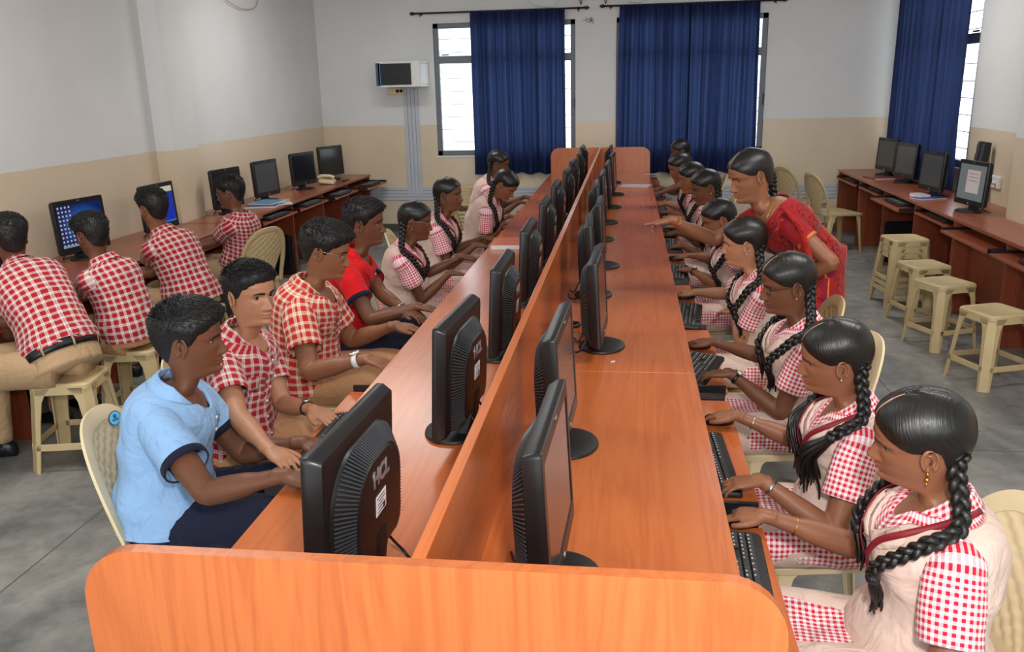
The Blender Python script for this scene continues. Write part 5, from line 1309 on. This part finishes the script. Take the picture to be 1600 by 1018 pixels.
person('farthest girl on the right, seated before the middle curtain', (.87, 8.05, 1.10), (1.05, 8.2), (-.97, -.1, -.2), (-1, 0), [(.62, 7.9, .73), (.62, 7.5, .73)], sk='dark', lod=1, gaze=2, **g())
LG = 'girls in beige waistcoats on the left side of the long desk'
g = lambda **k: dict(kind='g', outfit=('girl',), group=LG, hair='parted', **k)
person('girl with thin glasses and braids, nearest girl on the left', (-.885, 3.66, 1.055), (-1.03, 3.76), (.97, .10, -.16), (1, .08), [(-.66, 3.72, .73), (-.66, 4.08, .76)], sk='dark', S=.95, lod=1, extras=('lanyard', 'glasses_steel'), gaze=2, **g())
person('girl with two long braids and lanyard looking right, second girl on the left', (-.885, 4.62, 1.09), (-1.03, 4.66), (.98, -.12, -.02), (1, 0), [(-.66, 4.62, .73), (-.66, 4.95, .73)], sk='dark', S=.97, lod=1, extras=('lanyard', 'card'), gaze=0, **g())
person('girl bending her head down over the left desk', (-.60, 5.42, 1.06), (-.92, 5.6), (.86, -.2, -.75), (1, 0), [(-.60, 5.55, .74), (-.62, 5.95, .74)], sk='brown', S=.97, lod=1, extras=(), gaze=3, **g())
person('farthest girl on the left, seated before the left curtain', (-.86, 6.85, 1.10), (-1.08, 6.9), (.97, 0, -.25), (1, 0), [(-.62, 6.8, .74), (-.62, 7.2, .74)], sk='dark', lod=1, gaze=2, **g())

person('boy in light blue polo shirt reaching to the desk', (-.985, 1.16, 1.08), (-1.13, 1.14), (.93, .30, -.06), (.97, .20), [(-.54, .84, .78), (-.66, 1.28, .69)], ('polo', 'sky_blue', 'navy', 'navy'), 'dark', S=1.0, hair='thick', extras=('crest',), hemt=-.02, group='boys at the left side of the long desk', fat=1.02)
person('boy in red checked shirt with short spiky hair, facing the camera side', (-1.01, 1.66, 1.10), (-1.13, 1.66), (.86, -.40, -.04), (.98, -.05), [(-.70, 1.10, .70), (-.73, 1.52, .70)], ('check', 'plaid', None, 'tan_cloth'), 'fair', S=.98, hair='spiky', extras=('watch_black_l', 'pocket'), hemt=-.02, group='boys at the left side of the long desk', fat=.97)
person('stout boy in checked shirt with glasses and white watch', (-.96, 2.34, 1.13), (-1.14, 2.44), (.94, .12, -.26), (.98, .05), [(-.66, 1.98, .745), (-.68, 2.55, .73)], ('check', 'plaid2', None, 'tan_cloth'), 'brown', S=1.04, hair='thick', extras=('glasses_steel', 'watch_white', 'pocket'), gaze=2, hemt=-.03, group='boys at the left side of the long desk', fat=1.12)
person('thin boy in bright red polo shirt', (-1.0, 3.05, 1.14), (-1.18, 3.08), (.97, .12, -.05), (.99, .05), [(-.64, 2.82, .75), (-.66, 2.75, .70)], ('polo', 'red_polo', 'navy', 'navy'), 'dark', S=1.0, hair='thick', extras=('crest', 'cord', 'bracelet_l'), hemt=-.02, group='boys at the left side of the long desk', fat=.95)

SGp = 'boys in red checked shirts seated at the left wall'
person('boy with black belt leaning forward at the left picture edge', (-2.86, 2.83, 1.10), (-2.44, 2.53), (-.80, .62, -.12), (-.92, .40), [(-2.95, 2.45, .74), (-3.0, 2.95, .70)], ('check', 'plaid', None, 'khaki'), 'dark', S=1.04, hair='short', lod=0, extras=(), tuck=True, hemt=.10, group=SGp, legdir=(-.9, -.25), fat=1.05, seat=.52)
person('boy in checked shirt facing the desktop screen, second at the left wall', (-2.55, 3.06, 1.08), (-2.40, 3.06), (-.95, .35, -.15), (-1, .12), [(-2.90, 2.85, .69), (-2.90, 3.35, .69)], ('check', 'plaid', None, 'tan_cloth'), 'dark', S=.98, hair='short', lod=0, extras=(), hemt=-.02, group=SGp, seat=.52)
person('boy in checked shirt in front of the blue window screen, third at the left wall', (-2.64, 3.86, 1.11), (-2.44, 3.86), (-.90, .45, -.10), (-.98, .18), [(-2.98, 3.75, .69), (-2.95, 4.2, .69)], ('check', 'plaid', None, 'khaki'), 'brown', S=1.02, hair='spiky', lod=0, extras=(), hemt=.0, group=SGp, seat=.52, fat=1.03)
person('boy in checked shirt and glasses on the tan chair at the left wall', (-2.50, 4.66, 1.11), (-2.56, 4.84), (-.97, -.05, -.12), (-.97, .05), [(-2.92, 4.45, .69), (-2.92, 4.9, .69)], ('check', 'plaid', None, 'khaki'), 'dark', S=1.0, hair='short', lod=0, extras=('glasses_steel',), hemt=-.02, group=SGp, seat=.52)

# ------------------------------------------------------------------ the teacher
def teacher():
    root, B, arms, bld = person('teacher in a red saree leaning over and pointing at a screen', (.905, 2.98, 1.37), (1.29, 3.27), (-.93, -.30, -.30), (-.98, -.12), [(.505, 3.10, 1.135), (1.10, 2.86, .86)], ('none',), 'warm', S=1.03, kind='g', hair='parted', seat=.88,
        extras=('bangle_gold_r', 'necklace', 'gold'), handopt=(dict(point=True, d=(-1, .02, -.12), n=(0, .25, 1)), {}), poles=((0, .3, -1), (.75, -.5, .1)), brd=[None, None] if False else 'none', gaze=2, fat=1.06)
    O = root.location.copy(); up = Vector((0, 0, 1)); hw = lambda v: B.H+B.R @ (Vector(v)*1.03)
    # plait at the nape
    mb = MB(); path = catmull([hw((.01, -.085, .0)), hw((.03, -.115, -.03)), hw((.05, -.125, -.07)), hw((.06, -.12, -.12)), hw((.05, -.13, -.2)), hw((.04, -.15, -.28))], 8)
    for s_ in range(3):
        pp = []
        for k, p in enumerate(path):
            t = (path[min(k+1, len(path)-1)]-path[max(0, k-1)]).normalized(); o_ = t.orthogonal().normalized(); sd = t.cross(o_); a = k*.55+s_*2*math.pi/3; pp.append(p+sd*.014*math.sin(a)+o_*.009*math.sin(2*a))
        mb.tube(pp, [.014*(1-.5*k/len(pp)) for k in range(len(pp))], 8)
    bld(mb, 'braid', M['hair'])
    bld(torso_mesh(B, .30, .955, dip=.13, dipw=.5, off=.009, amp=.002, backdip=.10), 'blouse', M['blouse'])
    bld(torso_mesh(B, -.10, .90, dip=.22, dipw=.55, off=.020, amp=.006, backdip=.30), 'saree', M['saree'])
    for h, sg in enumerate((1, -1)):
        Sh, E, W, hd, nn, thin = arms[h]; end = Sh.lerp(E, .50); ax = (E-Sh).normalized(); cp = catmull([Sh-B.r*sg*.055-Vector((0, 0, .004)), Sh-B.r*sg*.01-Vector((0, 0, .008)), Sh.lerp(E, .25), end], 5)
        mb = MB(); mb.tube(cp+[end-ax*.01], [interp(i/(len(cp)-1), [0, .3, .6, 1], [.050, .060, .056, .052]) for i in range(len(cp))]+[.046], 24); so = bld(mb, 'sleeve', M['blouse'])
        mb = MB(); mb.tube([end-ax*.014, end-ax*.012, end+ax*.002, end+ax*.003], [.050, .0545, .0535, .048], 24); mb.build('gold_hem', M['gold_hem'], so, True, origin=O)
    # pallu: from right waist across the chest, over the left shoulder and down the back
    rows = []; keys = [(.22, .95, .05), (.40, .55, .04), (.58, .15, .035), (.74, -.30, .03), (.86, -.75, .028), (.915, -1.25, .030), (.93, -1.62, .036)]
    for t, a, o_ in keys:
        row = []
        for i in range(13):
            w_ = (i/12-.5); tt = t+w_*-.16; aa = a+w_*.75; p = B.tor(max(.02, min(.95, tt)), -aa*-1, .026+o_*.2+.007*math.cos(i*2.1)); row.append(p)
        rows.append(row)
    top = rows[-1]; c = sum(top, Vector())/13
    bk = -B.f
    for k, (d, dz, sp) in enumerate(((.03, .0, .9), (.07, -.06, 1.0), (.10, -.16, 1.15), (.12, -.30, 1.35), (.13, -.46, 1.5), (.13, -.60, 1.6))):
        row = []
        for i in range(13):
            q = c+(top[i]-c)*.35; lat = B.r*-(i/12-.5)*-.20*sp; row.append(c+bk*(d+.012*math.cos(i*2.1+k*.3))+lat-B.r*.015*k+Vector((0, 0, dz)))
        rows.append(row)
    mb = MB(); dense = []
    cols = [catmull([r[i] for r in rows], 4) for i in range(13)]
    for k in range(len(cols[0])): dense.append(catmull([cols[i][k] for i in range(13)], 3))
    mb.loft(dense, (False, False), closed=False); o = bld(mb, 'pallu', M['saree']); o.modifiers.new('s', 'SOLIDIFY').thickness = .004
    # skirt to the floor
    rings = []
    for k in range(15):
        z = .99-.97*k/14; w_ = .175+.07*(k/14)**1.5; ring = []
        for i in range(60):
            a = 2*math.pi*i/60; c = Vector((B.P.x, B.P.y, z))-B.f*.0; fold = 1+.05*math.sin(a*9)*(k/14)
            ring.append(c+B.r*w_*1.05*fold*math.cos(a)+B.f*w_*.85*fold*math.sin(a))
        rings.append(ring)
    mb = MB(); mb.loft(rings); bld(mb, 'skirt', M['saree'])
teacher()

sticker(-1.285, 1.165, .808, (.93, -.25, .15), 'round blue sticker on the chair back of the light blue boy', None, True)
sticker(1.145, 1.52, .775, (-.93, -.25, .15), 'round white sticker on the chair back of the second girl', None, False)
